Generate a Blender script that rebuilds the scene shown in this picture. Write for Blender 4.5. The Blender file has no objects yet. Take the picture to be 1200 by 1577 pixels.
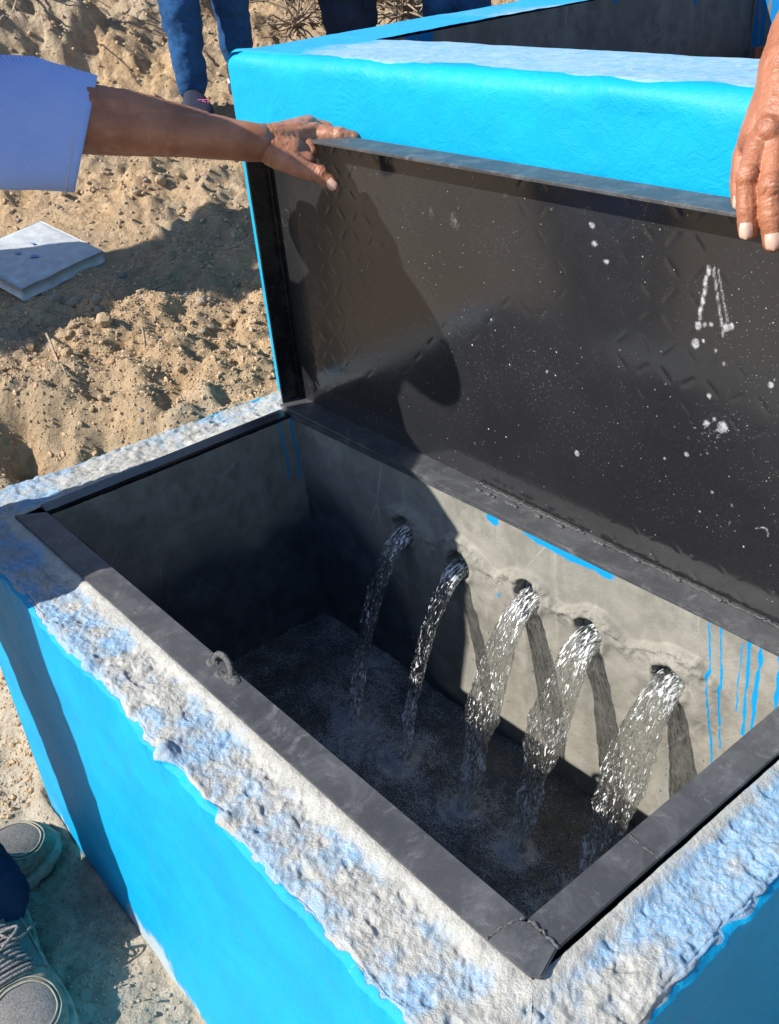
import bpy, bmesh, math, random
import numpy as np, time as _t
_T0 = _t.time()
from mathutils import Vector, Matrix

random.seed(4); rng = np.random.default_rng(4)
scene = bpy.context.scene
COL = scene.collection

# ------------------------------------------------------------------ camera
CAM = np.array([1.31973, -0.37610, 0.71946])
RC = np.array([[0.63510, 0.76779, -0.08449], [0.35344, -0.38613, -0.85205], [-0.68682, 0.51127, -0.51660]])
FPX = 1549.97
cd = bpy.data.cameras.new('camera'); cam = bpy.data.objects.new('camera', cd); COL.objects.link(cam)
cd.sensor_fit = 'VERTICAL'; cd.sensor_height = 24.0; cd.lens = 24.0 * FPX / 1577.0
cd.clip_start = 0.02; cd.clip_end = 500
M3 = Matrix([[RC[0][0], -RC[1][0], -RC[2][0]], [RC[0][1], -RC[1][1], -RC[2][1]], [RC[0][2], -RC[1][2], -RC[2][2]]])
cam.matrix_world = Matrix.Translation(Vector(CAM)) @ M3.to_4x4()
scene.camera = cam

# ------------------------------------------------------------------ daylight
LDIR = Vector((0.40, 1.0, -0.855)).normalized()          # direction the sunlight travels
elev = math.asin(-LDIR.z); SUNV = -LDIR
w = bpy.data.worlds.new('World'); scene.world = w; w.use_nodes = True
nt = w.node_tree; nt.nodes.clear()
sky = nt.nodes.new('ShaderNodeTexSky'); sky.sky_type = 'NISHITA'; sky.sun_disc = False
sky.sun_elevation = elev; sky.sun_rotation = math.atan2(SUNV.x, SUNV.y)
bg = nt.nodes.new('ShaderNodeBackground'); sky.ozone_density = 3.0; sky.air_density = 1.0; sky.dust_density = 0.4; bg.inputs['Strength'].default_value = 0.10
wo = nt.nodes.new('ShaderNodeOutputWorld')
nt.links.new(sky.outputs[0], bg.inputs[0]); nt.links.new(bg.outputs[0], wo.inputs[0])
sd = bpy.data.lights.new('sun', 'SUN'); sd.energy = 4.6; sd.angle = math.radians(0.5); sd.color = (1.0, 0.95, 0.87)
sun = bpy.data.objects.new('sun', sd); COL.objects.link(sun)
sun.rotation_euler = LDIR.to_track_quat('-Z', 'Y').to_euler(); sun.location = (-2, -5, 5)
vs = scene.view_settings
scene.display_settings.display_device = 'sRGB'
vs.view_transform = 'Standard'; vs.look = 'None'; vs.gamma = 1.0; vs.use_curve_mapping = False
vs.exposure = 0.75
scene.cycles.max_bounces = 10; scene.cycles.transparent_max_bounces = 16
scene.cycles.transmission_bounces = 8; scene.cycles.glossy_bounces = 4; scene.cycles.diffuse_bounces = 4
scene.cycles.caustics_reflective = False; scene.cycles.caustics_refractive = False

# ------------------------------------------------------------------ helpers
def at(u, v, d):
    """a point of the place, seen along the line of sight through (u, v) and d metres deep"""
    r = np.array([(u - 600) / FPX, (v - 788.5) / FPX, 1.0]) * d
    return CAM + RC.T @ r
def on_y(u, v, y):
    r = RC.T @ np.array([(u - 600) / FPX, (v - 788.5) / FPX, 1.0]); return CAM + r * (y - CAM[1]) / r[1]
def on_z(u, v, z):
    r = RC.T @ np.array([(u - 600) / FPX, (v - 788.5) / FPX, 1.0]); return CAM + r * (z - CAM[2]) / r[2]

def _hash(ix, iy, iz, s):
    h = (ix.astype(np.uint32) * np.uint32(374761393) + iy.astype(np.uint32) * np.uint32(668265263)
         + iz.astype(np.uint32) * np.uint32(2147483647 & 0x9E3779B1) + np.uint32(s * 7919 + 13))
    h ^= h >> np.uint32(13); h *= np.uint32(1274126177); h ^= h >> np.uint32(16); h *= np.uint32(2246822519); h ^= h >> np.uint32(15)
    return (h & np.uint32(0xFFFFFF)).astype(np.float64) / 0xFFFFFF
def vnoise(P, f=1.0, s=0):
    P = np.asarray(P, float) * f; I = np.floor(P); F = P - I; I = I.astype(np.int64)
    F = F * F * F * (F * (F * 6 - 15) + 10); o = 0
    for dx in (0, 1):
        wx = F[..., 0] if dx else 1 - F[..., 0]
        for dy in (0, 1):
            wy = F[..., 1] if dy else 1 - F[..., 1]
            for dz in (0, 1):
                wz = F[..., 2] if dz else 1 - F[..., 2]
                o = o + wx * wy * wz * _hash(I[..., 0] + dx, I[..., 1] + dy, I[..., 2] + dz, s)
    return o * 2 - 1
def fbm(P, f, octv=4, s=0, g=0.5, lac=2.03):
    a = 1.0; o = 0; t = 0
    for i in range(octv):
        o = o + a * vnoise(P, f, s + i * 17); t += a; a *= g; f *= lac
    return o / t * 1.5
def sst(a, b, x):
    t = np.clip((x - a) / (b - a), 0, 1); return t * t * (3 - 2 * t)

def mesh_np(name, V, F, attrs=None, smooth=True):
    me = bpy.data.meshes.new(name); V = np.asarray(V, np.float32); F = np.asarray(F, np.int32)
    k = F.shape[1]; me.vertices.add(len(V)); me.vertices.foreach_set('co', V.ravel())
    me.loops.add(F.size); me.loops.foreach_set('vertex_index', F.ravel())
    me.polygons.add(len(F)); me.polygons.foreach_set('loop_start', np.arange(0, F.size, k, dtype=np.int32))
    me.polygons.foreach_set('loop_total', np.full(len(F), k, np.int32))
    me.update(calc_edges=True); me.validate()
    me.polygons.foreach_set('use_smooth', np.full(len(me.polygons), smooth))
    for n, a in (attrs or {}).items():
        at_ = me.attributes.new(n, 'FLOAT', 'POINT'); at_.data.foreach_set('value', np.asarray(a, np.float32).ravel())
    return me
def link(name, me, mat=None, parent=None):
    o = bpy.data.objects.new(name, me); COL.objects.link(o)
    if mat: me.materials.append(mat)
    if parent: o.parent = parent; o.matrix_parent_inverse = parent.matrix_world.inverted()
    return o
def tag(o, label=None, cat=None, group=None, kind=None):
    if label: o['label'] = label
    if cat: o['category'] = cat
    if group: o['group'] = group
    if kind: o['kind'] = kind
    return o
def thing(name, loc, label, cat, group=None):
    o = bpy.data.objects.new(name, None); COL.objects.link(o); o.location = loc; o.empty_display_size = 0.05
    bpy.context.view_layer.update()
    return tag(o, label, cat, group)
def grid_faces(nu, nv, closed_u=False):
    U = np.arange(nu if closed_u else nu - 1); Vv = np.arange(nv - 1)
    a, b = np.meshgrid(U, Vv, indexing='ij'); a2 = (a + 1) % nu
    return np.stack([a * nv + b, a2 * nv + b, a2 * nv + b + 1, a * nv + b + 1], -1).reshape(-1, 4)
def bm_obj(name, bm, mat, parent=None, smooth=False):
    me = bpy.data.meshes.new(name); bmesh.ops.recalc_face_normals(bm, faces=bm.faces[:]); bm.to_mesh(me); bm.free()
    if smooth: me.polygons.foreach_set('use_smooth', np.full(len(me.polygons), True))
    return link(name, me, mat, parent)
def add_box(bm, a, b, bev=0.0):
    a = Vector(a); b = Vector(b); vs_ = []
    for z in (a.z, b.z):
        for x, y in ((a.x, a.y), (b.x, a.y), (b.x, b.y), (a.x, b.y)): vs_.append(bm.verts.new((x, y, z)))
    fs = [bm.faces.new([vs_[i] for i in q]) for q in ((3, 2, 1, 0), (4, 5, 6, 7), (0, 1, 5, 4), (1, 2, 6, 5), (2, 3, 7, 6), (3, 0, 4, 7))]
    if bev:
        es = list({e for f in fs for e in f.edges})
        bmesh.ops.bevel(bm, geom=es, offset=bev, segments=2, affect='EDGES', profile=0.6)
def tube(path, rad, n=8, cap=True, twist=0):
    path = [np.asarray(p, float) for p in path]; V = []; m = len(path)
    if np.isscalar(rad): rad = [rad] * m
    up = np.array([0.13, 0.21, 0.97])
    for i, p in enumerate(path):
        t = path[min(i + 1, m - 1)] - path[max(i - 1, 0)]; t /= np.linalg.norm(t) + 1e-12
        a = np.cross(t, up); a /= np.linalg.norm(a) + 1e-12; b = np.cross(t, a); up_ = np.cross(a, t); up = up_
        for k in range(n):
            th = 2 * math.pi * k / n + twist * i
            V.append(p + rad[i] * (math.cos(th) * a + math.sin(th) * b))
    F = [[i * n + k, (i + 1) * n + k, (i + 1) * n + (k + 1) % n, i * n + (k + 1) % n] for i in range(m - 1) for k in range(n)]
    if cap:
        V.append(path[0]); V.append(path[-1]); c0, c1 = len(V) - 2, len(V) - 1
        for k in range(0, n):
            F.append([c0, k, (k + 1) % n, c0]); F.append([c1, (m - 1) * n + (k + 1) % n, (m - 1) * n + k, c1])
    return V, F
def join_parts(parts):
    V = []; F = []
    for v, f in parts:
        o = len(V); V += [list(p) for p in v]; F += [[i + o for i in dict.fromkeys(q)] for q in f]
    return V, F
def pyobj(name, V, F, mat, parent=None, smooth=True):
    me = bpy.data.meshes.new(name); me.from_pydata([tuple(map(float, v)) for v in V], [], F); me.update()
    me.polygons.foreach_set('use_smooth', np.full(len(me.polygons), smooth))
    return link(name, me, mat, parent)
def capsule(a, b, ra, rb, n=14, sq=None):
    """tapered closed capsule from a to b"""
    a = np.asarray(a, float); b = np.asarray(b, float); t = b - a; L = np.linalg.norm(t) + 1e-9; t /= L
    path = []; rad = []
    for k in range(5): th = math.pi / 2 * (k / 4.0); path.append(a - t * ra * math.cos(th)); rad.append(max(ra * math.sin(th), 1e-5))
    for k in range(5): th = math.pi / 2 * (k / 4.0); path.append(b + t * rb * math.sin(th)); rad.append(max(rb * math.cos(th), 1e-5))
    up = np.array([0.2, 0.1, 0.97]) if abs(t[2]) < 0.9 else np.array([1.0, 0.1, 0.0])
    A = np.cross(t, up); A /= np.linalg.norm(A); B = np.cross(t, A); V = []
    sx, sy = (1, 1) if sq is None else sq
    for p, r in zip(path, rad):
        for k in range(n):
            th = 2 * math.pi * k / n; V.append(p + r * (sx * math.cos(th) * A + sy * math.sin(th) * B))
    m = len(path)
    F = [[i * n + k, (i + 1) * n + k, (i + 1) * n + (k + 1) % n, i * n + (k + 1) % n] for i in range(m - 1) for k in range(n)]
    F.append(list(range(n))[::-1]); F.append([(m - 1) * n + k for k in range(n)])
    return V, F
def ellipsoid(c, r, n=16, m=10):
    V = []; c = np.asarray(c, float)
    for i in range(m + 1):
        ph = math.pi * i / m
        for k in range(n):
            th = 2 * math.pi * k / n
            V.append(c + np.array([r[0] * math.sin(ph) * math.cos(th), r[1] * math.sin(ph) * math.sin(th), r[2] * math.cos(ph)]))
    F = [[i * n + k, (i + 1) * n + k, (i + 1) * n + (k + 1) % n, i * n + (k + 1) % n] for i in range(m) for k in range(n)]
    return V, F
def fuse(name, parts, voxel, mat, parent=None, smooth=6, disp=None):
    """many closed lumps grown into one continuous skin"""
    V, F = join_parts(parts)
    me = bpy.data.meshes.new(name + '_t'); me.from_pydata([tuple(map(float, v)) for v in V], [], F); me.update()
    bm = bmesh.new(); bm.from_mesh(me); bmesh.ops.remove_doubles(bm, verts=bm.verts[:], dist=1e-6)
    bmesh.ops.recalc_face_normals(bm, faces=bm.faces[:]); bm.to_mesh(me); bm.free()
    o = bpy.data.objects.new('tmp', me); COL.objects.link(o)
    r = o.modifiers.new('r', 'REMESH'); r.mode = 'VOXEL'; r.voxel_size = voxel; r.adaptivity = 0
    s = o.modifiers.new('s', 'SMOOTH'); s.iterations = smooth; s.factor = 0.5
    dg = bpy.context.evaluated_depsgraph_get(); ev = o.evaluated_get(dg)
    me2 = bpy.data.meshes.new_from_object(ev); me2.name = name
    bpy.data.objects.remove(o); me2.materials.clear()
    if disp:
        n = len(me2.vertices); co = np.empty(n * 3, np.float32); me2.vertices.foreach_get('co', co); co = co.reshape(-1, 3).astype(float)
        no = np.empty(n * 3, np.float32); me2.vertices.foreach_get('normal', no); no = no.reshape(-1, 3)
        co = co + no * disp(co)[:, None]; me2.vertices.foreach_set('co', co.astype(np.float32).ravel()); me2.update()
    me2.polygons.foreach_set('use_smooth', np.full(len(me2.polygons), True))
    return link(name, me2, mat, parent)

# ------------------------------------------------------------------ materials
class MB:
    def __init__(s, name):
        s.m = bpy.data.materials.new(name); s.m.use_nodes = True; s.t = s.m.node_tree; s.n = s.t.nodes
        s.b = s.n['Principled BSDF']; s.out = s.n['Material Output']
        s.tc = s.n.new('ShaderNodeTexCoord').outputs['Object']
    def ln(s, a, b): s.t.links.new(a, b)
    def put(s, sock, v):
        if v is None: return
        if hasattr(v, 'links') or isinstance(v, bpy.types.NodeSocket): s.ln(v, sock)
        elif isinstance(v, (tuple, list)): sock.default_value = (*v, 1.0) if len(v) == 3 and len(sock.default_value) == 4 else v
        else: sock.default_value = v
    def noise(s, scale, detail=4, rough=0.55, dist=0.0, stretch=None, off=(0, 0, 0)):
        x = s.n.new('ShaderNodeTexNoise'); x.inputs['Scale'].default_value = scale; x.inputs['Detail'].default_value = detail
        x.inputs['Roughness'].default_value = rough; x.inputs['Distortion'].default_value = dist
        mp = s.n.new('ShaderNodeMapping'); mp.inputs['Scale'].default_value = stretch or (1, 1, 1); mp.inputs['Location'].default_value = off
        s.ln(s.tc, mp.inputs[0]); s.ln(mp.outputs[0], x.inputs['Vector']); return x.outputs['Fac']
    def voro(s, scale, feature='F1', stretch=None):
        x = s.n.new('ShaderNodeTexVoronoi'); x.feature = feature; x.inputs['Scale'].default_value = scale
        mp = s.n.new('ShaderNodeMapping'); mp.inputs['Scale'].default_value = stretch or (1, 1, 1)
        s.ln(s.tc, mp.inputs[0]); s.ln(mp.outputs[0], x.inputs['Vector']); return x.outputs['Distance'], x.outputs.get('Color')
    def ramp(s, v, a, b, lo=0.0, hi=1.0):
        x = s.n.new('ShaderNodeMapRange'); x.interpolation_type = 'SMOOTHSTEP'
        s.put(x.inputs['Value'], v); x.inputs['From Min'].default_value = a; x.inputs['From Max'].default_value = b
        x.inputs['To Min'].default_value = lo; x.inputs['To Max'].default_value = hi; return x.outputs['Result']
    def math(s, op, a, b=0.0, c=None):
        x = s.n.new('ShaderNodeMath'); x.operation = op; s.put(x.inputs[0], a); s.put(x.inputs[1], b)
        if c is not None: s.put(x.inputs[2], c)
        return x.outputs[0]
    def mix(s, f, a, b, blend='MIX'):
        x = s.n.new('ShaderNodeMix'); x.data_type = 'RGBA'; x.blend_type = blend
        s.put(x.inputs[0], f); s.put(x.inputs[6], a); s.put(x.inputs[7], b); return x.outputs[2]
    def attr(s, name):
        x = s.n.new('ShaderNodeAttribute'); x.attribute_name = name; return x.outputs['Fac']
    def bump(s, h, strength=0.5, dist=0.002, prev=None):
        x = s.n.new('ShaderNodeBump'); x.inputs['Strength'].default_value = strength; x.inputs['Distance'].default_value = dist
        s.put(x.inputs['Height'], h)
        if prev is not None: s.ln(prev, x.inputs['Normal'])
        return x.outputs['Normal']
    def fin(s, color=None, rough=None, normal=None, metal=None, spec=None, **k):
        s.put(s.b.inputs['Base Color'], color); s.put(s.b.inputs['Roughness'], rough)
        if normal is not None: s.ln(normal, s.b.inputs['Normal'])
        s.put(s.b.inputs['Metallic'], metal); s.put(s.b.inputs['Specular IOR Level'], spec)
        for n_, v in k.items(): s.put(s.b.inputs[n_.replace('_', ' ')], v)
        return s.m

def mat_blue_plaster():
    m = MB('blue_painted_plaster')
    paint = m.attr('paint'); wash = m.attr('wash'); scuff = m.attr('scuff')
    n1 = m.noise(420, 5, 0.65); n2 = m.noise(60, 5, 0.6); n3 = m.noise(9, 3)
    plaster = m.mix(m.ramp(n2, 0.3, 0.7), (0.38, 0.375, 0.345), (0.49, 0.48, 0.45))
    plaster = m.mix(m.ramp(n1, 0.32, 0.46, 0.6, 0.0), plaster, (0.27, 0.265, 0.245))
    plaster = m.mix(m.ramp(n1, 0.56, 0.7, 0.0, 0.6), plaster, (0.58, 0.57, 0.54))
    w_ = m.ramp(m.math('ADD', m.math('MULTIPLY', wash, 1.0), m.math('MULTIPLY', m.math('SUBTRACT', n2, 0.5), 1.3)), 0.20, 1.15)
    w_ = m.math('MULTIPLY', w_, m.ramp(n1, 0.64, 0.44, 0.28, 0.80))
    plaster = m.mix(w_, plaster, (0.15, 0.38, 0.64))
    blue = m.mix(m.ramp(n3, 0.3, 0.7), (0.000, 0.290, 0.560), (0.000, 0.335, 0.620))
    blue = m.mix(m.ramp(n1, 0.55, 0.8, 0.0, 0.35), blue, (0.02, 0.36, 0.66)); blue = m.mix(m.ramp(m.noise(26, 5, 0.7), 0.50, 0.72, 0.0, 0.30), blue, (0.03, 0.24, 0.47)); blue = m.mix(m.ramp(m.noise(150, 4, 0.7, off=(4, 2, 1)), 0.66, 0.72, 0.0, 0.6), blue, (0.22, 0.45, 0.62))
    p = m.ramp(m.math('ADD', paint, m.math('MULTIPLY', m.math('SUBTRACT', n2, 0.5), 0.35)), 0.42, 0.58)
    col = m.mix(p, plaster, blue)
    st = m.noise(70, 4, 0.6, stretch=(1.0, 1.0, 0.25))
    sc = m.math('MULTIPLY', m.ramp(m.math('ADD', m.math('MULTIPLY', scuff, 0.8), m.math('SUBTRACT', st, 0.5)), 0.28, 0.5), 0.75)
    col = m.mix(sc, col, (0.50, 0.50, 0.47))
    br = m.noise(160, 3, 0.5, stretch=(0.35, 0.35, 1.6))
    n0 = m.noise(900, 3, 0.7); b0 = m.bump(m.math('MULTIPLY', n0, m.ramp(p, 0, 1, 1.0, 0.25)), 0.5, 0.0012); b1 = m.bump(m.math('MULTIPLY', n1, m.ramp(p, 0, 1, 1.0, 0.45)), 0.7, 0.003, b0); b2 = m.bump(m.math('ADD', n2, m.math('MULTIPLY', br, 0.05)), 0.30, 0.003, b1)
    return m.fin(col, m.ramp(p, 0, 1, 0.92, 0.55), b2, spec=m.ramp(p, 0, 1, 0.12, 0.28))
def mat_tank_paint():
    m = MB('cyan_brushed_plaster')
    paint = m.attr('paint'); grime = m.attr('wash')
    n1 = m.noise(380, 5, 0.65); n2 = m.noise(45, 5, 0.6, dist=1.2); n3 = m.noise(7, 3)
    arc = m.n.new('ShaderNodeTexWave'); arc.wave_type = 'RINGS'; arc.rings_direction = 'Y'; arc.inputs['Scale'].default_value = 34
    arc.inputs['Distortion'].default_value = 7; arc.inputs['Detail'].default_value = 4; arc.inputs['Detail Scale'].default_value = 1.3
    mp = m.n.new('ShaderNodeMapping'); mp.inputs['Location'].default_value = (-0.12, 0, -0.36); m.ln(m.tc, mp.inputs[0]); m.ln(mp.outputs[0], arc.inputs['Vector'])
    blue = m.mix(m.ramp(n3, 0.3, 0.7), (0.0, 0.315, 0.58), (0.0, 0.36, 0.64))
    top = m.mix(m.ramp(n2, 0.3, 0.7), (0.17, 0.38, 0.57), (0.30, 0.46, 0.58))
    top = m.mix(m.ramp(m.math('ADD', grime, m.math('MULTIPLY', m.math('SUBTRACT', n2, 0.5), 0.7)), 0.3, 0.8), (0.02, 0.34, 0.66), top)
    cr, _ = m.voro(13, 'DISTANCE_TO_EDGE')
    crk = m.math('MULTIPLY', m.ramp(m.math('ADD', cr, m.math('MULTIPLY', m.math('SUBTRACT', m.noise(60, 3), 0.5), 0.05)), 0.002, 0.007, 0.6, 0.0), m.ramp(m.noise(5, 2), 0.56, 0.62))
    top = m.mix(crk, top, (0.05, 0.10, 0.16))
    p = m.ramp(m.math('ADD', paint, m.math('MULTIPLY', m.math('SUBTRACT', n2, 0.5), 0.3)), 0.42, 0.56)
    col = m.mix(p, top, blue)
    b1 = m.bump(n1, 0.30, 0.002); b2 = m.bump(m.math('ADD', m.math('MULTIPLY', n2, 1.0), m.math('MULTIPLY', arc.outputs['Fac'], m.ramp(m.noise(4, 2), 0.45, 0.65, 0.0, 0.14))), 0.35, 0.004, b1)
    return m.fin(col, m.ramp(p, 0, 1, 0.88, 0.5), b2, spec=0.3)
def mat_concrete(name, base, dark, wetcol, drip=(0.0, 0.26, 0.55)):
    m = MB(name); wet = m.attr('wet'); dr = m.attr('drip'); rg = m.attr('rug')
    n1 = m.noise(300, 5, 0.7); n2 = m.noise(26, 6, 0.65); n3 = m.noise(5, 4); stn = m.noise(40, 4, 0.6, stretch=(1, 1, 0.12))
    col = m.mix(m.ramp(n2, 0.32, 0.68), dark, base)
    col = m.mix(m.ramp(n3, 0.4, 0.65, 0.0, 0.5), col, tuple(c * 0.72 for c in base))
    cr, _ = m.voro(9, 'DISTANCE_TO_EDGE', (1, 1, 0.7))
    vein = m.math('MULTIPLY', m.ramp(m.math('ADD', cr, m.math('MULTIPLY', m.math('SUBTRACT', n2, 0.5), 0.10)), 0.002, 0.010, 0.35, 0.0), m.ramp(m.noise(6, 2), 0.52, 0.62))
    col = m.mix(vein, col, tuple(min(1, c * 1.5) for c in base))
    col = m.mix(m.ramp(stn, 0.56, 0.75, 0.0, 0.35), col, tuple(min(1, c * 1.35) for c in base))
    pit = m.math('MULTIPLY', m.ramp(n1, 0.34, 0.44, 1.0, 0.0), m.ramp(rg, 0.1, 0.8))
    col = m.mix(m.math('MULTIPLY', pit, 0.8), col, tuple(c * 0.4 for c in dark))
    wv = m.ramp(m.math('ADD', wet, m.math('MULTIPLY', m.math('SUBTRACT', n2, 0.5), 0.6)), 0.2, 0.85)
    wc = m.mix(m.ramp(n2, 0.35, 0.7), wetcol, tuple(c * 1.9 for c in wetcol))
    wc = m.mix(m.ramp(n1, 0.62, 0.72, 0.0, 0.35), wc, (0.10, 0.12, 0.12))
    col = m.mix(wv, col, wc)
    col = m.mix(m.ramp(dr, 0.35, 0.6), col, drip)
    b1 = m.bump(n1, 0.5, 0.0018); b2 = m.bump(n2, 0.35, 0.004, b1)
    return m.fin(col, m.ramp(wv, 0, 1, 0.85, 0.42), b2, spec=m.ramp(wv, 0, 1, 0.25, 0.45))
def mat_black_metal(name='black_enamelled_steel', dusty=0.0, splash=False):
    m = MB(name); n1 = m.noise(900, 3, 0.7); n2 = m.noise(22, 6, 0.7, dist=0.6); n3 = m.noise(4, 4, 0.6)
    sc = m.noise(120, 4, 0.7, stretch=(0.15, 1, 1)); d, _ = m.voro(85); d2, _ = m.voro(30)
    base = (0.006 + 0.085 * dusty, 0.0062 + 0.088 * dusty, 0.0075 + 0.095 * dusty)
    col = m.mix(m.math('MULTIPLY', m.ramp(n3, 0.3, 0.7), 0.4), base, tuple(c * 2.0 + 0.004 for c in base))
    if not splash:
        col = m.mix(m.math('MULTIPLY', m.ramp(n2, 0.42, 0.68), 0.18 + dusty), col, (0.115, 0.117, 0.122))
        col = m.mix(m.ramp(m.noise(34, 6, 0.8, dist=0.6), 0.52, 0.68, 0.0, 0.10 + dusty * 0.9), col, (0.20, 0.20, 0.20))
        col = m.mix(m.ramp(sc, 0.64, 0.72, 0.0, 0.22), col, (0.34, 0.34, 0.34))
    col = m.mix(m.ramp(n1, 0.56, 0.72, 0.0, 0.10 + dusty * 0.9), col, (0.24, 0.24, 0.24))
    if splash:
        jit = m.math('MULTIPLY', m.math('SUBTRACT', m.noise(14, 2), 0.5), 0.06)
        col = m.mix(m.ramp(m.math('ADD', d, jit), 0.030, 0.070, 0.7, 0.0), col, (0.55, 0.56, 0.58))
        col = m.mix(m.ramp(m.math('ADD', d2, jit), 0.02, 0.045, 0.9, 0.0), col, (0.62, 0.63, 0.65))
        sp = m.ramp(m.math('ADD', m.attr('splash'), m.math('MULTIPLY', m.math('SUBTRACT', m.noise(330, 4, 0.7), 0.5), 0.8)), 0.25, 0.75)
        col = m.mix(m.math('MULTIPLY', sp, m.ramp(m.noise(120, 4, 0.7), 0.35, 0.6, 0.35, 0.9)), col, (0.50, 0.51, 0.53))
        d3, _ = m.voro(230); col = m.mix(m.math('MULTIPLY', m.ramp(d3, 0.06, 0.16, 0.45, 0.0), m.ramp(m.noise(8, 4), 0.42, 0.62)), col, (0.40, 0.41, 0.42))
    rg = m.ramp(n3, 0.3, 0.7, 0.15 + dusty * 0.7, 0.24 + dusty * 0.9)
    b = m.bump(n1, 0.08 + dusty, 0.0004); b = m.bump(n2, 0.03 + dusty * 0.4, 0.0012, b)
    if splash:
        m.put(m.b.inputs['Coat Weight'], 1.0); m.put(m.b.inputs['Coat Roughness'], m.ramp(n3, 0.35, 0.65, 0.10, 0.20)); m.put(m.b.inputs['Coat IOR'], 1.62); rg = 0.6
    return m.fin(col, rg, b, spec=0.18 if splash else 0.6)
def mat_dirt():
    m = MB('dry_clay_dirt'); n1 = m.noise(180, 6, 0.7); n2 = m.noise(28, 6, 0.65); n3 = m.noise(2.3, 5, 0.6)
    v, vc = m.voro(55); g = m.attr('grey')
    a = m.mix(m.ramp(n2, 0.3, 0.7), (0.38, 0.250, 0.140), (0.60, 0.435, 0.265))
    a = m.mix(m.ramp(n3, 0.4, 0.62), a, (0.42, 0.32, 0.21))
    a = m.mix(m.ramp(n1, 0.58, 0.75, 0.0, 0.6), a, (0.56, 0.45, 0.32))
    gg = m.mix(m.ramp(n2, 0.3, 0.7), (0.42, 0.365, 0.285), (0.58, 0.52, 0.42))
    a = m.mix(g, a, gg)
    a = m.mix(m.ramp(n1, 0.30, 0.40, 0.6, 0.0), a, (0.10, 0.062, 0.036))
    b = m.bump(m.noise(520, 4, 0.7), 0.6, 0.003); b = m.bump(n1, 0.9, 0.008, b); b = m.bump(m.math('ADD', n2, m.math('MULTIPLY', v, 0.5)), 0.6, 0.02, b)
    return m.fin(a, 0.95, b, spec=0.1)
def mat_simple(name, c1, c2, scale=80, rough=0.8, bs=0.3, bd=0.002, spec=0.3, stretch=None, **k):
    m = MB(name); n = m.noise(scale, 5, 0.6, stretch=stretch); n1 = m.noise(scale * 5, 3)
    col = m.mix(m.ramp(n, 0.3, 0.7), c1, c2)
    return m.fin(col, rough, m.bump(m.math('ADD', n, m.math('MULTIPLY', n1, 0.5)), bs, bd), spec=spec, **k)
def mat_skin(name, base, dark, pink):
    m = MB(name); n = m.noise(22, 4); n1 = m.noise(900, 3, 0.6); n2 = m.noise(120, 5, 0.6)
    col = m.mix(m.ramp(n, 0.3, 0.7), dark, base); col = m.mix(m.ramp(m.noise(45, 3), 0.5, 0.75, 0, 0.5), col, pink)
    col = m.mix(m.ramp(n2, 0.6, 0.72, 0.0, 0.35), col, tuple(c * 0.6 for c in dark))
    cr, _ = m.voro(620); wr = m.noise(260, 4, 0.7)
    b = m.bump(cr, 0.25, 0.0006); b = m.bump(m.math('ADD', n1, m.math('MULTIPLY', wr, 1.5)), 0.35, 0.0011, b)
    m.fin(col, m.ramp(n2, 0.3, 0.7, 0.36, 0.52), b, spec=0.5)
    m.b.inputs['Subsurface Weight'].default_value = 0.12; m.b.inputs['Subsurface Scale'].default_value = 0.004
    m.b.inputs['Subsurface Radius'].default_value = (1.0, 0.35, 0.2)
    return m.m
def mat_denim(name, c1, c2):
    m = MB(name); n = m.noise(9, 4); wv = m.noise(700, 2, 0.5, stretch=(1, 1, 0.2)); wr = m.noise(28, 4, 0.6, stretch=(1, 1, 1.8))
    col = m.mix(m.ramp(n, 0.3, 0.7), c1, c2); col = m.mix(m.ramp(wv, 0.55, 0.75, 0, 0.5), col, tuple(min(1, c * 2.2 + 0.01) for c in c2))
    return m.fin(col, 0.9, m.bump(wr, 0.5, 0.008, m.bump(wv, 0.4, 0.0006)), spec=0.15)
def mat_shirt(name, c1, c2, sc=900.0):
    m = MB(name); wv = m.n.new('ShaderNodeTexWave'); wv.wave_type = 'BANDS'; wv.bands_direction = 'DIAGONAL'
    wv.inputs['Scale'].default_value = 150; wv.inputs['Distortion'].default_value = 0.6; wv.inputs['Detail'].default_value = 1
    mp = m.n.new('ShaderNodeMapping'); mp.inputs['Rotation'].default_value = (0.3, 0.6, 0.4); m.ln(m.tc, mp.inputs[0]); m.ln(mp.outputs[0], wv.inputs['Vector'])
    n = m.noise(14, 4); thr = m.noise(1100, 2)
    col = m.mix(m.ramp(wv.outputs['Fac'], 0.35, 0.65, 0.0, 0.55), c1, c2)
    m.fin(col, 0.85, m.bump(n, 0.35, 0.012, m.bump(m.math('ADD', thr, wv.outputs['Fac']), 0.3, 0.0006)), spec=0.2)
    m.b.inputs['Subsurface Weight'].default_value = 0.0
    return m.m
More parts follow.
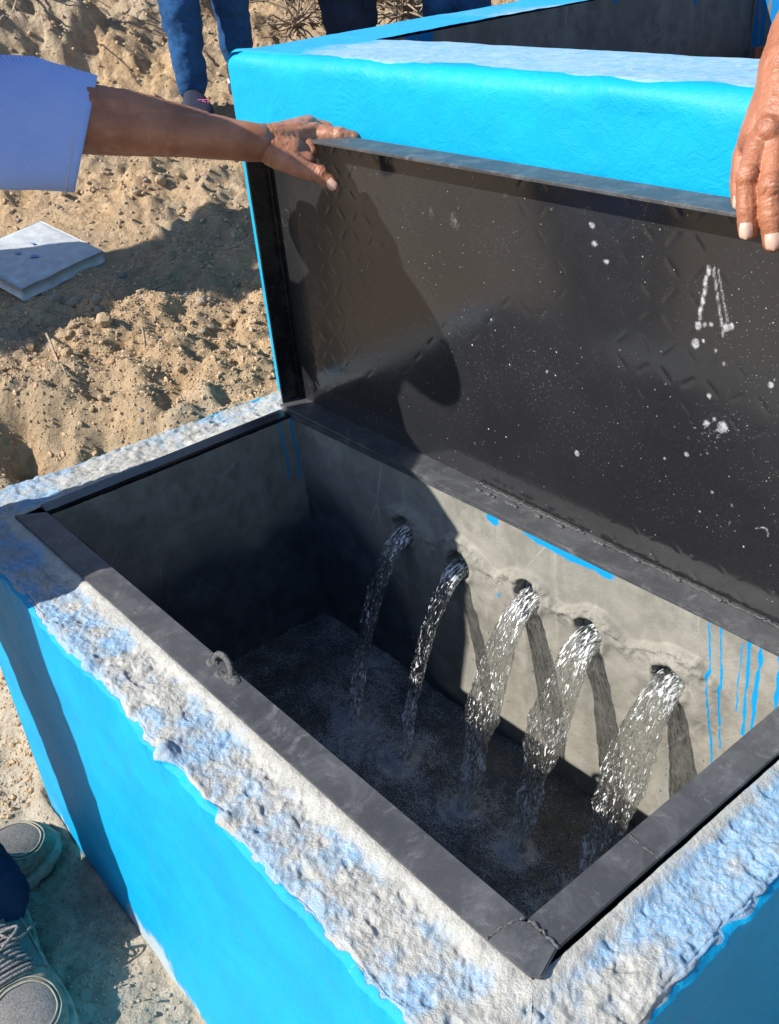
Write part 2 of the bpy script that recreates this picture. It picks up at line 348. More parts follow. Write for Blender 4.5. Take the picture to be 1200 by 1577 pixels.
def mat_water(name, tr, foam_glint, rough=0.02):
    m = MB(name); N = m.n.new; g = N('ShaderNodeBsdfGlass'); g.inputs['IOR'].default_value = 1.33; g.inputs['Roughness'].default_value = rough
    fl = N('ShaderNodeAttribute'); fl.attribute_name = 'flow'; m.tc = fl.outputs['Vector']
    fr = m.attr('foam_glint'); n = m.noise(7.0, 3, 0.6, dist=0.5); n_s = m.noise(4.0, 4, 0.65, dist=1.0, off=(3, 1, 7)); n_f = m.noise(2.0, 2)
    t = N('ShaderNodeBsdfTransparent'); m.ln(m.mix(m.ramp(n_s, 0.40, 0.50), (0.62, 0.63, 0.63), (0.98, 0.99, 0.99)), t.inputs['Color'])  # dark lines of refraction put into the tint as noise streaks
    g.inputs['Color'].default_value = (0.97, 0.98, 0.98, 1)
    d = N('ShaderNodeBsdfPrincipled'); d.inputs['Base Color'].default_value = (0.92, 0.94, 0.95, 1); d.inputs['Roughness'].default_value = 0.15; d.inputs['Specular IOR Level'].default_value = 0.9
    mx = N('ShaderNodeMixShader'); mx.inputs[0].default_value = tr; m.ln(g.outputs[0], mx.inputs[1]); m.ln(t.outputs[0], mx.inputs[2])
    m2 = N('ShaderNodeMixShader'); m.ln(mx.outputs[0], m2.inputs[1]); m.ln(d.outputs[0], m2.inputs[2])
    fk = m.ramp(m.math('ADD', m.math('ADD', n, m.math('MULTIPLY', fr, 0.13)), m.math('MULTIPLY', m.math('SUBTRACT', n_f, 0.5), 0.35)), 0.655, 0.75)  # white flecks: sun sparkle painted in as colour, along with foam
    m.ln(m.math('MULTIPLY', fk, foam_glint), m2.inputs[0])
    h = m.noise(9, 3, 0.6, dist=1.2); h2 = m.noise(3.2, 3, 0.6, dist=1.0)
    bn = m.bump(m.math('ADD', m.math('MULTIPLY', h, 0.6), h2), 1.0, 0.010); m.ln(bn, g.inputs['Normal'])
    m.ln(m2.outputs[0], m.out.inputs['Surface']); return m.m

M = {}
M['blue'] = mat_blue_plaster(); M['tank'] = mat_tank_paint()
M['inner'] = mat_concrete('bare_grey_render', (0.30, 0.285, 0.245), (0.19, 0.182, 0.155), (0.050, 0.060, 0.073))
M['tank_in'] = mat_concrete('dark_tank_render', (0.20, 0.195, 0.185), (0.11, 0.11, 0.11), (0.035, 0.035, 0.036), (0.0, 0.16, 0.42))
M['metal'] = mat_black_metal(); M['metal_d'] = mat_black_metal('dusty_black_steel', 0.38); M['panel'] = mat_black_metal('black_chequer_plate', 0.04, True)
M['dirt'] = mat_dirt()
M['stone'] = mat_simple('dusty_stone', (0.24, 0.20, 0.16), (0.42, 0.36, 0.29), 60, 0.9, 0.5, 0.004, 0.15)
M['clod'] = mat_simple('clay_clod', (0.38, 0.27, 0.165), (0.55, 0.41, 0.27), 60, 0.95, 0.6, 0.004, 0.1)
M['stone_blue'] = mat_simple('grey_blue_stone', (0.16, 0.18, 0.20), (0.28, 0.30, 0.31), 60, 0.85, 0.5, 0.003, 0.2)
M['slab'] = mat_simple('cast_concrete', (0.42, 0.44, 0.46), (0.55, 0.57, 0.58), 30, 0.85, 0.35, 0.004, 0.2)
M['paintspot'] = mat_simple('blue_paint', (0.0, 0.16, 0.50), (0.01, 0.22, 0.58), 50, 0.45, 0.2, 0.001)
M['skin'] = mat_skin('brown_skin', (0.40, 0.175, 0.098), (0.275, 0.108, 0.056), (0.52, 0.24, 0.16))
M['skin2'] = mat_skin('tanned_skin', (0.38, 0.150, 0.078), (0.27, 0.095, 0.046), (0.48, 0.205, 0.125))
M['nail'] = mat_simple('fingernail', (0.48, 0.29, 0.22), (0.60, 0.40, 0.31), 60, 0.3, 0.1, 0.0004, 0.5)
M['hair'] = mat_simple('black_hair', (0.01, 0.009, 0.008), (0.03, 0.025, 0.02), 200, 0.5, 0.8, 0.004)
M['jeans'] = mat_denim('blue_denim', (0.012, 0.045, 0.125), (0.022, 0.085, 0.215)); M['jeans_d'] = mat_denim('dark_denim', (0.008, 0.014, 0.034), (0.014, 0.027, 0.060))
M['slacks'] = mat_denim('navy_slacks', (0.012, 0.018, 0.035), (0.022, 0.032, 0.060))
M['shirt'] = mat_shirt('blue_striped_cotton', (0.30, 0.43, 0.86), (0.50, 0.62, 0.92))
M['white_cloth'] = mat_shirt('pale_cotton', (0.62, 0.62, 0.60), (0.7, 0.7, 0.7)); M['red_cloth'] = mat_shirt('maroon_cotton', (0.20, 0.03, 0.03), (0.26, 0.04, 0.04))
M['shoe'] = mat_simple('grey_suede', (0.17, 0.150, 0.110), (0.28, 0.25, 0.19), 120, 0.85, 0.4, 0.001, 0.2)
M['shoe_mesh'] = mat_simple('grey_shoe_mesh', (0.10, 0.095, 0.09), (0.24, 0.225, 0.21), 700, 0.9, 0.6, 0.001, 0.2, (0.3, 1, 1))
M['sole'] = mat_simple('dusty_rubber', (0.26, 0.23, 0.18), (0.40, 0.36, 0.29), 60, 0.8, 0.3, 0.001, 0.3)
M['lace'] = mat_simple('grey_lace', (0.05, 0.05, 0.055), (0.30, 0.29, 0.28), 420, 0.85, 0.6, 0.001, 0.2)
M['sneaker'] = mat_simple('dark_sneaker', (0.012, 0.014, 0.03), (0.03, 0.035, 0.06), 200, 0.7, 0.3, 0.001, 0.3)
M['pink'] = mat_simple('pink_print', (0.60, 0.10, 0.28), (0.7, 0.16, 0.34), 90, 0.6, 0.1, 0.0005)
M['white_rubber'] = mat_simple('white_rubber', (0.6, 0.6, 0.58), (0.72, 0.72, 0.7), 90, 0.6, 0.1, 0.0005)
M['twig'] = mat_simple('dry_twig', (0.20, 0.15, 0.11), (0.42, 0.34, 0.26), 120, 0.9, 0.6, 0.001, 0.1, (1, 1, 0.2))
M['brick'] = mat_simple('fired_clay', (0.30, 0.10, 0.05), (0.44, 0.17, 0.09), 90, 0.9, 0.5, 0.002, 0.1)
M['pvc'] = mat_simple('grey_pipe', (0.22, 0.25, 0.24), (0.30, 0.33, 0.31), 60, 0.5, 0.2, 0.001, 0.4)
M['weld'] = mat_simple('weld_bead', (0.03, 0.03, 0.03), (0.16, 0.16, 0.16), 500, 0.45, 0.8, 0.002, 0.6)
M['jet'] = mat_water('falling_water', 0.62, 0.92); 
M['drop'] = mat_water('water_drop', 0.2, 0.5)
def mat_pool():
    m = MB('pool_water'); n = m.noise(120, 5, 0.7, dist=1.4); n2 = m.noise(34, 5, 0.65, dist=1.0); n3 = m.noise(6, 3); fo = m.attr('foam_glint')
    n4 = m.noise(420, 4, 0.7, dist=0.8); n5 = m.noise(14, 4, 0.6)
    base = m.mix(m.ramp(n3, 0.35, 0.65), (0.085, 0.110, 0.135), (0.135, 0.130, 0.105))
    f = m.math('MULTIPLY', m.ramp(m.math('ADD', n4, m.math('ADD', m.math('MULTIPLY', fo, 0.16), m.math('MULTIPLY', m.math('SUBTRACT', n5, 0.5), 0.5))), 0.54, 0.72), 0.9)  # pale specks paint sky highlights on the water as well as foam
    col = m.mix(f, base, (0.60, 0.65, 0.70))
    b = m.bump(n2, 1.0, 0.020); b = m.bump(m.math('ADD', n, m.math('MULTIPLY', n4, 0.3)), 0.8, 0.006, b)
    m.fin(col, m.ramp(f, 0, 1, 0.05, 0.5), b, spec=0.7); return m.m
M['pool'] = mat_pool()

# ================================================================== GROUND
def plat(x, y):
    u = -0.8 * (x + 0.3) + 0.6 * (y - 0.4)
    return -0.085 + 0.04 * sst(0.2, 1.0, u) + 0.40 * np.clip(u - 1.0, 0, 60) ** 1.12 / (1 + 0.05 * np.clip(u - 1, 0, 60))
def ground_h(x, y, detail=True):
    P = np.stack([x, y, np.zeros_like(x)], -1)
    n = fbm(P, 2.2, 4, 3); g = fbm(P, 6.5, 3, 9)
    pl = plat(x, y)
    dx = np.clip(-(x + 0.15), 0, 50)                                   # distance left of the box
    edge = 0.50 - 0.35 * sst(0.1, 0.6, y) + 0.10 * n + 0.055 * g
    top = sst(edge - 0.22, edge + 0.04, dx)
    side = np.where(y > 0.5, sst(-0.05, 0.12, dx + 0.0 * y), 1.0)
    trench = -0.36 + 0.03 * n
    up = trench + (pl - trench) * np.where(y > 0.62, 1.0, top)
    k = sst(-0.16, 0.22, y + 0.35 * np.clip(dx - 0.45, 0, 9) + 0.05 * n)  # foot of the bank towards the front
    low = -0.627 + 0.012 * n + 0.10 * sst(0.9, 3.5, dx) - 0.02 * sst(0.3, 3, -y)
    h = low + (up - low) * k
    front = (x > -0.22) & (y < 0.62)
    h = np.where((x > -0.16) & (y > -0.12) & (y < 0.62), -0.627, h)
    h = np.where((x > -0.16) & (y >= 0.62), np.minimum(h, -0.085), h)
    flat = 1 - 0.8 * sst(0.42, 0.25, np.hypot(x + 1.42, (y - 0.50)))
    rgt = sst(1.06, 1.3, x); h = h * (1 - rgt) + (low + (plat(np.full_like(x, -0.2), y) - low) * sst(0.3, 0.9, y)) * rgt
    if detail:
        r = sst(-0.55, -0.12, h)
        ridg = 1 - np.abs(fbm(P, 9, 3, 21)); hh = 0.5 + 0.5 * r
        for cx_, cy_, rr_, a_ in ((-2.45, 1.05, .30, .22), (-2.30, 1.50, .16, .10), (-2.15, 1.25, .12, .07), (-1.95, 1.05, .10, .05), (-2.7, 1.6, .25, .15)):
            h = h + a_ * sst(1.4, 0.35, np.hypot(x - cx_, y - cy_) / rr_ + 0.5 * n + 0.25 * g)
        h = h + flat * ((0.030 * fbm(P, 7, 4, 5) + 0.018 * (ridg - 0.7)) * (0.15 + 0.85 * r) + hh * (0.013 * fbm(P, 30, 3, 8) + 0.005 * fbm(P, 75, 2, 18)))
        gul = sst(edge + 0.05, edge - 0.1, dx) * sst(edge - 0.42, edge - 0.15, dx) * k
        h = h - gul * 0.12 * np.clip(fbm(np.stack([x * 0.6 + y * 0.5, y * 2.2 - x, np.zeros_like(x)], -1), 6, 3, 31) + 0.15, 0, 2)
    return h
def axis(a, b, fine, c0, c1, n_out):
    lo = c0 - np.geomspace(0.03, c0 - a, n_out)[::-1]; hi = c1 + np.geomspace(0.03, b - c1, n_out)
    return np.concatenate([lo, np.arange(c0, c1, fine), hi])
xs = axis(-60, 60, 0.0095, -2.7, 0.55, 42); ys = axis(-60, 60, 0.0095, -0.62, 2.5, 42)
X, Y = np.meshgrid(xs, ys, indexing='ij'); H = ground_h(X, Y)
far = sst(6, 30, np.hypot(X, Y)); H = H * (1 - far * 0.0)
V = np.stack([X, Y, H], -1).reshape(-1, 3)
grey = (sst(-0.35, -0.6, H) * 0.9 * sst(1.5, 0.7, np.hypot(X, Y + 0.3)) + 0.35 * sst(0.0, 0.6, fbm(np.stack([X, Y, X * 0], -1), 3, 3, 77))).clip(0, 1)
g = link('ground', mesh_np('ground', V, grid_faces(len(xs), len(ys)), {'grey': grey}), M['dirt']); tag(g, kind='structure')

# ================================================================== LOW BLUE BOX
box = thing('water_box', (0.45, -0.12, -0.63), 'low bright blue concrete box with rough plaster rim, open black lid and running water', 'water tank')
IN = [(-0.042, -0.046), (0.982, -0.031), (0.982, 0.470), (-0.036, 0.470)]
OUT = [(-0.170, -0.113), (1.060, -0.131), (1.060, 0.4885), (-0.129, 0.4885)]
BOT = [(-0.105, -0.124), (1.050, -0.126), (1.050, 0.4885), (-0.105, 0.4885)]
def rim_noise(P):
    a = fbm(P, 26, 4, 2); b = fbm(P, 9, 3, 12); c = 1 - 2 * np.abs(fbm(P, 44, 3, 41)); pit = sst(0.35, 0.8, fbm(P, 60, 2, 51))
    lay = np.tanh(5 * (fbm(P, 14, 3, 66))) * 0.5
    e = fbm(P, 120, 3, 61); gr = fbm(P, 250, 2, 62)
    return 0.75 * (0.0013 * a) + 0.0026 * b + 0.0007 * c - 0.0026 * pit + 0.0030 * lay + 0.0010 * e + 0.0008 * gr
LUMPS = [((0.545, -0.122), 0.016, 0.011), ((0.66, -0.127), 0.014, 0.011), ((0.35, -0.118), 0.012, 0.006), ((0.25, -0.114), 0.012, 0.006), ((0.46, -0.118), 0.010, 0.006)]
def shell(name, i, smooth_top=1.0, n_s=480, top_amp=1.0, wash_bias=0.0):
    j = (i + 1) % 4; s = np.linspace(0, 1, n_s)[:, None]
    a_in = np.array(IN[i]); b_in = np.array(IN[j]); a_o = np.array(OUT[i]); b_o = np.array(OUT[j]); a_b = np.array(BOT[i]); b_b = np.array(BOT[j])
    pin = a_in + (b_in - a_in) * s; po = a_o + (b_o - a_o) * s; pb = a_b + (b_b - a_b) * s
    e = b_o - a_o; nrm = np.array([e[1], -e[0]]) / np.linalg.norm(e)
    P3 = np.concatenate([po, np.zeros((n_s, 1))], 1)
    wob = (0.005 * fbm(P3, 7, 3, 91) + 0.0025 * fbm(P3, 40, 3, 92)) * sst(0, 0.06, s[:, 0]) * sst(1, 0.94, s[:, 0])
    po0 = po.copy(); po = po + nrm * wob[:, None]
    R = 0.010; rows = []; kinds = []
    ntop = 58
    for t in np.linspace(0, 1, ntop): rows.append(np.concatenate([pin + (po - nrm * R - pin) * t, np.zeros((n_s, 1))], 1)); kinds.append(t)
    for t in np.linspace(0.15, 1, 7):
        th = t * math.pi / 2; q = po - nrm * R + nrm * R * math.sin(th); rows.append(np.concatenate([q, np.full((n_s, 1), -R * (1 - math.cos(th)))], 1)); kinds.append(1 + t)
    zs = -R - 0.64 * np.linspace(0, 1, 130)[1:] ** 1.3
    for z in zs:
        t = (-z) / 0.65; rows.append(np.concatenate([po0 + (pb - po0) * t + nrm * wob[:, None] * math.exp((z + R) / 0.022), np.full((n_s, 1), z)], 1)); kinds.append(3 - z)
    V = np.stack(rows, 1); K = np.array(kinds)[None, :] * np.ones((n_s, 1))
    z = V[..., 2]; topw = sst(2.25, 1.6, K)
    P = V.copy()
    d = rim_noise(P) * topw * top_amp
    innerlip = sst(0.30, 0.02, K) * 1.0
    d = d * (1 - 0.75 * innerlip) - 0.006 * (1 - innerlip) + 0.0 * K
    d = np.where(K > 1, d - 0.001, d)
    for (cx, cy), r, h in LUMPS if i == 0 else []:
        q = (V[..., 0] - cx) ** 2 + ((V[..., 1] - cy) * 0.8) ** 2
        d = d + h * np.exp(-q / (r * r) * 1.4) * (K < 2.4)
    face = (K > 1.0)
    fd = face * (0.0030 * fbm(P, 4, 3, 71) + 0.0009 * fbm(P, 24, 3, 72)) * sst(1.0, 2.2, K)
    ang = np.clip(K - 1, 0, 1) * math.pi / 2
    dz = d * np.cos(ang); dn = d * np.sin(ang) * (K < 3) + fd
    fade = sst(0, 0.002, s) * sst(1, 0.998, s)
    V[..., 2] += dz; V[..., 0] += nrm[0] * dn * fade; V[..., 1] += nrm[1] * dn * fade
    V[..., 2] -= 0.0045
    pn = 0.5 * fbm(P, 10, 4, 81) + 0.5 * fbm(P, 45, 3, 82)
    paint = sst(1.62, 2.02, K + 0.80 * pn)
    wash = np.clip(0.50 + 0.60 * fbm(P, 7, 4, 83) + 0.40 * fbm(P, 40, 3, 84) + wash_bias + 0.30 * sst(0.90, 1.02, P[..., 0]) - 0.8 * innerlip + 0.2 * (K > 0.75), 0, 1)
    sc = sst(-0.50, -0.64, P[..., 2]) * np.clip(0.6 + 0.9 * fbm(P * np.array([1, 1, 0.4]), 14, 4, 85), 0, 1)
    o = link(name, mesh_np(name, V.reshape(-1, 3), grid_faces(n_s, V.shape[1]), {'paint': paint, 'wash': wash, 'scuff': sc}), M['blue'], box)
    return o
shell('wall', 0, n_s=700)
o = shell('wall', 1, n_s=380)
shell('wall', 2, n_s=60, top_amp=0.3)
o = shell('wall', 3, n_s=260, top_amp=1.0, wash_bias=-0.12)

# ---- chamber inside
ZW = -0.418
HOLES = [(0.274, -0.110), (0.394, -0.120), (0.533, -0.106), (0.640, -0.116), (0.766, -0.119)]
HR = 0.0215
def yb(x): return 0.434 + 0.012 * (x / 0.95)
# back wall with five recessed outlets
nx, nz = 470, 210
xg = np.linspace(-0.012, 0.962, nx); zg = np.linspace(-0.012, -0.462, nz)
Xb, Zb = np.meshgrid(xg, zg, indexing='ij'); Yb = yb(Xb)
P = np.stack([Xb, Yb * 0 + 0.44, Zb], -1)
zl = np.full_like(Xb, -0.075) + 0.006 * fbm(P * np.array([1, 0, 0]), 20, 3, 1) 
for a, b in zip(HOLES[:-1], HOLES[1:]):
    mid = (a[0] + b[0]) / 2; zl = zl - 0.022 * np.exp(-((Xb - mid) / 0.030) ** 2)
zl = np.where(Xb < HOLES[0][0] - 0.03, zl - (HOLES[0][0] - 0.03 - Xb) * 0.9, zl); zl = np.where(Xb > 0.80, zl - (Xb - 0.80) * 0.7, zl)
on = sst(0.0, 0.004, zl - Zb); fadez = sst(-0.30, -0.13, Zb); on = on * sst(0.205, 0.25, Xb) * sst(0.85, 0.80, Xb)
mound = on * (0.0075 * fadez + 0.002) + 0.0012 * on * np.exp(-((zl - Zb) / 0.02) ** 2)
rugm = on * np.exp(-((zl - Zb - 0.010) / 0.016) ** 2)
zl = zl + 0.006 * fbm(P, 28, 4, 15); d = mound * (1 + 0.35 * fbm(P, 22, 3, 16)) + rugm * 0.0026 * fbm(P, 150, 3, 5) + 0.0016 * fbm(P, 12, 3, 6)
hole = np.zeros_like(Xb)
for hx, hz in HOLES:
    th = np.arctan2(Zb - hz, Xb - hx); rr = np.hypot(Xb - hx, Zb - hz)
    Rr = HR * (1 + 0.07 * np.sin(3 * th + hx * 40) + 0.05 * np.sin(5 * th + hx * 90))
    hole = np.maximum(hole, sst(Rr + 0.0010, Rr - 0.0012, rr)); d = d + 0.004 * np.exp(-((rr - HR - 0.006) / 0.006) ** 2)
    rugm = np.maximum(rugm, np.exp(-((rr - HR - 0.004) / 0.006) ** 2) * (Zb > hz - 0.01))
    # groove worn under the outlet
    d = d - 0.003 * np.exp(-((Xb - hx - 0.004) / 0.012) ** 2) * sst(hz, hz - 0.03, Zb) * sst(-0.36, -0.2, Zb)
Yv = Yb - d + hole * 0.085
drip = np.zeros_like(Xb)
def streak(x0, z0, z1, w_, x1=None):
    global drip
    x1 = x0 if x1 is None else x1; t = np.clip((z0 - Zb) / (z0 - z1), 0, 1)
    xc = x0 + (x1 - x0) * t + 0.0012 * vnoise(np.stack([Zb * 0 + x0 * 50, Zb * 0, Zb], -1), 55, 3)
    ww = w_ * (0.62 + 0.3 * vnoise(np.stack([Zb * 0, Zb * 0 + x0 * 20, Zb], -1), 70, 4))
    drip = np.maximum(drip, np.exp(-((Xb - xc) / ww) ** 2) * (Zb > z1) * (Zb < z0 + 0.01))
for sp in ((0.806, -0.02, -0.265, 0.0026, 0.836), (0.822, -0.02, -0.19, 0.0024, 0.838), (0.858, -0.02, -0.15, 0.0040, 0.864), (0.872, -0.02, -0.17, 0.0045, 0.874), (0.850, -0.03, -0.12, 0.0016, 0.852), (0.895, -0.01, -0.12, 0.004, 0.90), (0.915, -0.01, -0.2, 0.003, 0.92)):
    streak(*sp)
drip = np.maximum(drip, 0.95 * sst(-0.030, -0.016, Zb + 0.007 * fbm(P, 30, 3, 7)) * (sst(0.50, 0.53, Xb) * sst(0.70, 0.64, Xb) + sst(0.445, 0.45, Xb) * sst(0.475, 0.465, Xb)))
drip = np.maximum(drip, 0.9 * np.exp(-(((Xb - 0.476) / 0.004) ** 2 + ((Zb + 0.135) / 0.005) ** 2)))
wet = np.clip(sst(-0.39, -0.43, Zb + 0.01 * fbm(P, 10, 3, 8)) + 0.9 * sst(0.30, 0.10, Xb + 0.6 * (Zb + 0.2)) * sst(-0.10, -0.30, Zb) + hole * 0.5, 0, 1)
wet = np.clip(wet + 0.55 * sst(0.35, 0.05, Xb) * sst(-0.03, -0.16, Zb), 0, 1)
for hx, hz in HOLES: wet = np.maximum(wet, 0.35 * np.exp(-((Xb - hx) / 0.022) ** 2) * sst(hz - 0.005, hz - 0.03, Zb))
Vb = np.stack([Xb, Yv, Zb], -1)
link('inner_wall', mesh_np('inner_wall', Vb.reshape(-1, 3), grid_faces(nx, nz), {'wet': wet, 'drip': drip, 'rug': rugm}), M['inner'], box)
# left, front and right inner walls, floor
def inner_panel(a, b, sgn, seed, drips=()):
    ns, nz2 = 150, 130; s = np.linspace(0, 1, ns); zz = np.linspace(-0.006, -0.462, nz2)
    S_, Z_ = np.meshgrid(s, zz, indexing='ij'); a = np.array(a); b = np.array(b); L = np.linalg.norm(b - a); n = np.array([-(b - a)[1], (b - a)[0]]) / L * sgn
    XY = a + (b - a) * S_[..., None]; P = np.concatenate([XY, Z_[..., None]], -1)
    d = 0.0022 * fbm(P, 9, 3, seed) + 0.0007 * fbm(P, 60, 2, seed + 1)
    dr = np.zeros_like(S_)
    for u, z1, w_ in drips: dr = np.maximum(dr, np.exp(-(((S_ - u - 0.006 * np.sin(Z_ * 60)) * L) / w_) ** 2) * (Z_ > z1))
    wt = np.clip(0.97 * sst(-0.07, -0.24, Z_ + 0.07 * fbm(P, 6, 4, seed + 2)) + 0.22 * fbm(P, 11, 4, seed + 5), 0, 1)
    V = np.concatenate([XY + n * d[..., None], Z_[..., None]], -1)
    link('inner_wall', mesh_np('inner_wall', V.reshape(-1, 3), grid_faces(ns, nz2), {'wet': wt, 'drip': dr, 'rug': np.zeros_like(S_)}), M['inner'], box)
inner_panel((-0.010, -0.012), (-0.003, 0.445), -1, 101, ((0.905, -0.115, 0.0022), (0.955, -0.125, 0.0026), (0.60, -0.012, 0.001)))
inner_panel((-0.014, -0.004), (0.948, 0.006), 1, 111)
inner_panel((0.946, 0.0), (0.946, 0.45), 1, 121)
gx, gy = np.meshgrid(np.linspace(-0.012, 0.95, 60), np.linspace(-0.01, 0.45, 40), indexing='ij')
Pf = np.stack([gx, gy, gx * 0 - 0.452], -1); Pf[..., 2] += 0.004 * fbm(Pf, 12, 3, 4)
link('floor', mesh_np('floor', Pf.reshape(-1, 3), grid_faces(60, 40), {'wet': np.ones_like(gx), 'drip': gx * 0, 'rug': gx * 0}), M['inner'], box)
for hx, hz in HOLES:     # the pipe seen inside each outlet
    pv, pf = [], []
    n = 28
    for k in range(n):
        th = 2 * math.pi * k / n
        for r, y in ((HR - 0.0022, 0.446), (HR - 0.0042, 0.446), (HR - 0.0042, 0.515), (HR - 0.0022, 0.515)): pv.append((hx + r * math.cos(th), y, hz + 0.001 + r * math.sin(th)))
    for k in range(n):
        for q in range(4): pf.append([k * 4 + q, ((k + 1) % n) * 4 + q, ((k + 1) % n) * 4 + (q + 1) % 4, k * 4 + (q + 1) % 4])
    pyobj('outlet_pipe', pv, pf, M['pvc'], box)

# ---- steel frame set into the rim
fr = thing('t', (0, 0, 0), '', ''); bpy.data.objects.remove(fr)
frame = bpy.data.objects.new('frame', None); COL.objects.link(frame); frame.parent = box; frame.matrix_parent_inverse = box.matrix_world.inverted()
def slab_prism(bm, quad, z0, z1, bev=0.0008):
    vb = [bm.verts.new((x, y, z0)) for x, y in quad]; vt = [bm.verts.new((x, y, z1)) for x, y in quad]
    fs = [bm.faces.new(vb[::-1]), bm.faces.new(vt)] + [bm.faces.new([vb[k], vb[(k + 1) % 4], vt[(k + 1) % 4], vt[k]]) for k in range(4)]
    bmesh.ops.bevel(bm, geom=list({e for f in fs for e in f.edges}), offset=bev, segments=2, affect='EDGES')
TH = 0.0042
def bar(name, quad, leg, mat, dl=0.038):
    bm = bmesh.new(); slab_prism(bm, quad, -TH, 0.0)
    slab_prism(bm, leg, -dl, -TH - 0.0001, 0.0006); return bm_obj(name, bm, mat, frame)
bar('frame_bar', [(-0.042, -0.046), (0.944, -0.0335), (0.9425, 0.0045), (-0.013, -0.007)], [(-0.013, -0.0112), (0.9425, 0.0005), (0.9425, 0.0045), (-0.013, -0.007)], M['metal_d'])
bar('frame_bar', [(0.9430, 0.0035), (0.9780, 0.0035), (0.9795, 0.470), (0.9430, 0.470)], [(0.9430, 0.0050), (0.9470, 0.0050), (0.9470, 0.46), (0.9430, 0.46)], M['metal_d'])
bar('frame_bar', [(-0.0412, -0.0062), (-0.0130, -0.0062), (-0.0065, 0.4235), (-0.036, 0.4235)], [(-0.0170, -0.0062), (-0.0130, -0.0062), (-0.0065, 0.4235), (-0.0105, 0.4235)], M['metal'])
bar('frame_bar', [(-0.036, 0.4240), (0.942, 0.4420), (0.942, 0.470), (-0.036, 0.470)], [(-0.008, 0.4245), (0.942, 0.4425), (0.942, 0.4465), (-0.008, 0.4285)], M['metal_d'], 0.009)
# overlapping corner piece, roughly welded and cut
bm = bmesh.new(); pts = [(0.9350, -0.0345), (0.9800, -0.0325), (0.9870, -0.0270), (0.9780, 0.0010), (0.9470, 0.0020), (0.9360, -0.0060)]
vb = [bm.verts.new((x, y, -0.003)) for x, y in pts]; vt = [bm.verts.new((x, y, 0.0018)) for x, y in pts]
fs = [bm.faces.new(vb[::-1]), bm.faces.new(vt)] + [bm.faces.new([vb[k], vb[(k + 1) % 6], vt[(k + 1) % 6], vt[k]]) for k in range(6)]
bmesh.ops.bevel(bm, geom=list({e for f in fs for e in f.edges}), offset=0.001, segments=2, affect='EDGES')
bm_obj('corner_plate', bm, M['metal_d'], frame)
def bead(path, r, name='weld_bead', parent=None, mat=None):
    pts = []
    for a, b in zip(path[:-1], path[1:]):
        a = np.array(a); b = np.array(b); n = max(3, int(np.linalg.norm(b - a) / 0.0022))
        for k in range(n): pts.append(a + (b - a) * k / n + rng.normal(0, 0.0006, 3))
    pts.append(np.array(path[-1])); rad = [r * (0.75 + 0.5 * rng.random()) for _ in pts]
    V_, F_ = tube(pts, rad, 7); V_, F_ = join_parts([(V_, F_)]); return pyobj(name, V_, F_, mat or M['weld'], parent or frame)
bead([(0.934, -0.034, 0.0008), (0.935, -0.018, 0.0008), (0.9375, -0.007, 0.0010), (0.9420, 0.003, 0.0010)], 0.0016)
bead([(0.9450, 0.002, 0.0010), (0.960, 0.0032, 0.0008), (0.9790, 0.0012, 0.0006)], 0.0017)
bead([(-0.040, -0.0065, 0.0005), (-0.014, -0.0065, 0.0005)], 0.0012)
bead([(0.943, 0.13, 0.0004), (0.978, 0.128, 0.0003)], 0.0007)
# rebar loop for a padlock, with weld blobs
lp = on_z(345, 1030, 0.0); cx, cy = 0.3445, 0.0030
path = []
e0 = on_z(357, 1042, 0.0); e1 = on_z(331, 1018, 0.0)
cxy = (e0 + e1) / 2; ax = (e0 - e1) / np.linalg.norm(e0 - e1); half = np.linalg.norm(e0 - e1) / 2
for k in range(29):
    th = math.pi * (k / 28.0)
    path.append(cxy + ax * half * math.cos(th) + np.array([0, 0.004 * math.sin(th), 0.016 * math.sin(th) - 0.0005]))
rad = [0.0036 + 0.0008 * math.sin(k * 2.6) for k in range(29)]
V_, F_ = join_parts([tube(path, rad, 10)]); pyobj('padlock_loop', V_, F_, M['weld'], frame)
prt = [ellipsoid(e0 + np.array([0.004, -0.002, 0]), (0.013, 0.008, 0.003)), ellipsoid(e1 + np.array([0, -0.003, 0]), (0.009, 0.007, 0.0025)), ellipsoid(e0 + np.array([-0.012, -0.008, 0]), (0.008, 0.006, 0.002)), ellipsoid(e0 + np.array([0.010, -0.004, 0]), (0.006, 0.004, 0.002))]
fuse('weld_blob', prt, 0.0008, M['weld'], frame, 3, lambda c: 0.0006 * fbm(c, 400, 2, 3))

# ---- open lid: panel, flanges, hinge beads
lid = bpy.data.objects.new('lid', None); COL.objects.link(lid); lid.location = (-0.04, 0.472, 0.006); bpy.context.view_layer.update()
lid.parent = box; lid.matrix_parent_inverse = box.matrix_world.inverted()
lid['label'] = 'open black chequer plate steel lid standing upright'
X0, X1, Z0, Z1, YP = -0.040, 0.985, 0.006, 0.449, 0.472
nx, nz = 570, 250
Xl, Zl = np.meshgrid(np.linspace(X0, X1, nx), np.linspace(Z0, Z1, nz), indexing='ij')
px_ = 0.030; r1 = np.zeros_like(Xl)
ci = np.floor(Xl / px_); cj = np.floor(Zl / px_); par = (ci + cj) % 2
fx = (Xl / px_ - ci - 0.5) * px_; fz = (Zl / px_ - cj - 0.5) * px_
sg = np.where(par > 0.5, 1.0, -1.0); u_ = (fx + sg * fz) / 1.414; v_ = (fx - sg * fz) / 1.414
lug = np.exp(-(u_ / 0.0024) ** 2) * np.exp(-(v_ / 0.0095) ** 4)
Pl = np.stack([Xl, Xl * 0, Zl], -1)
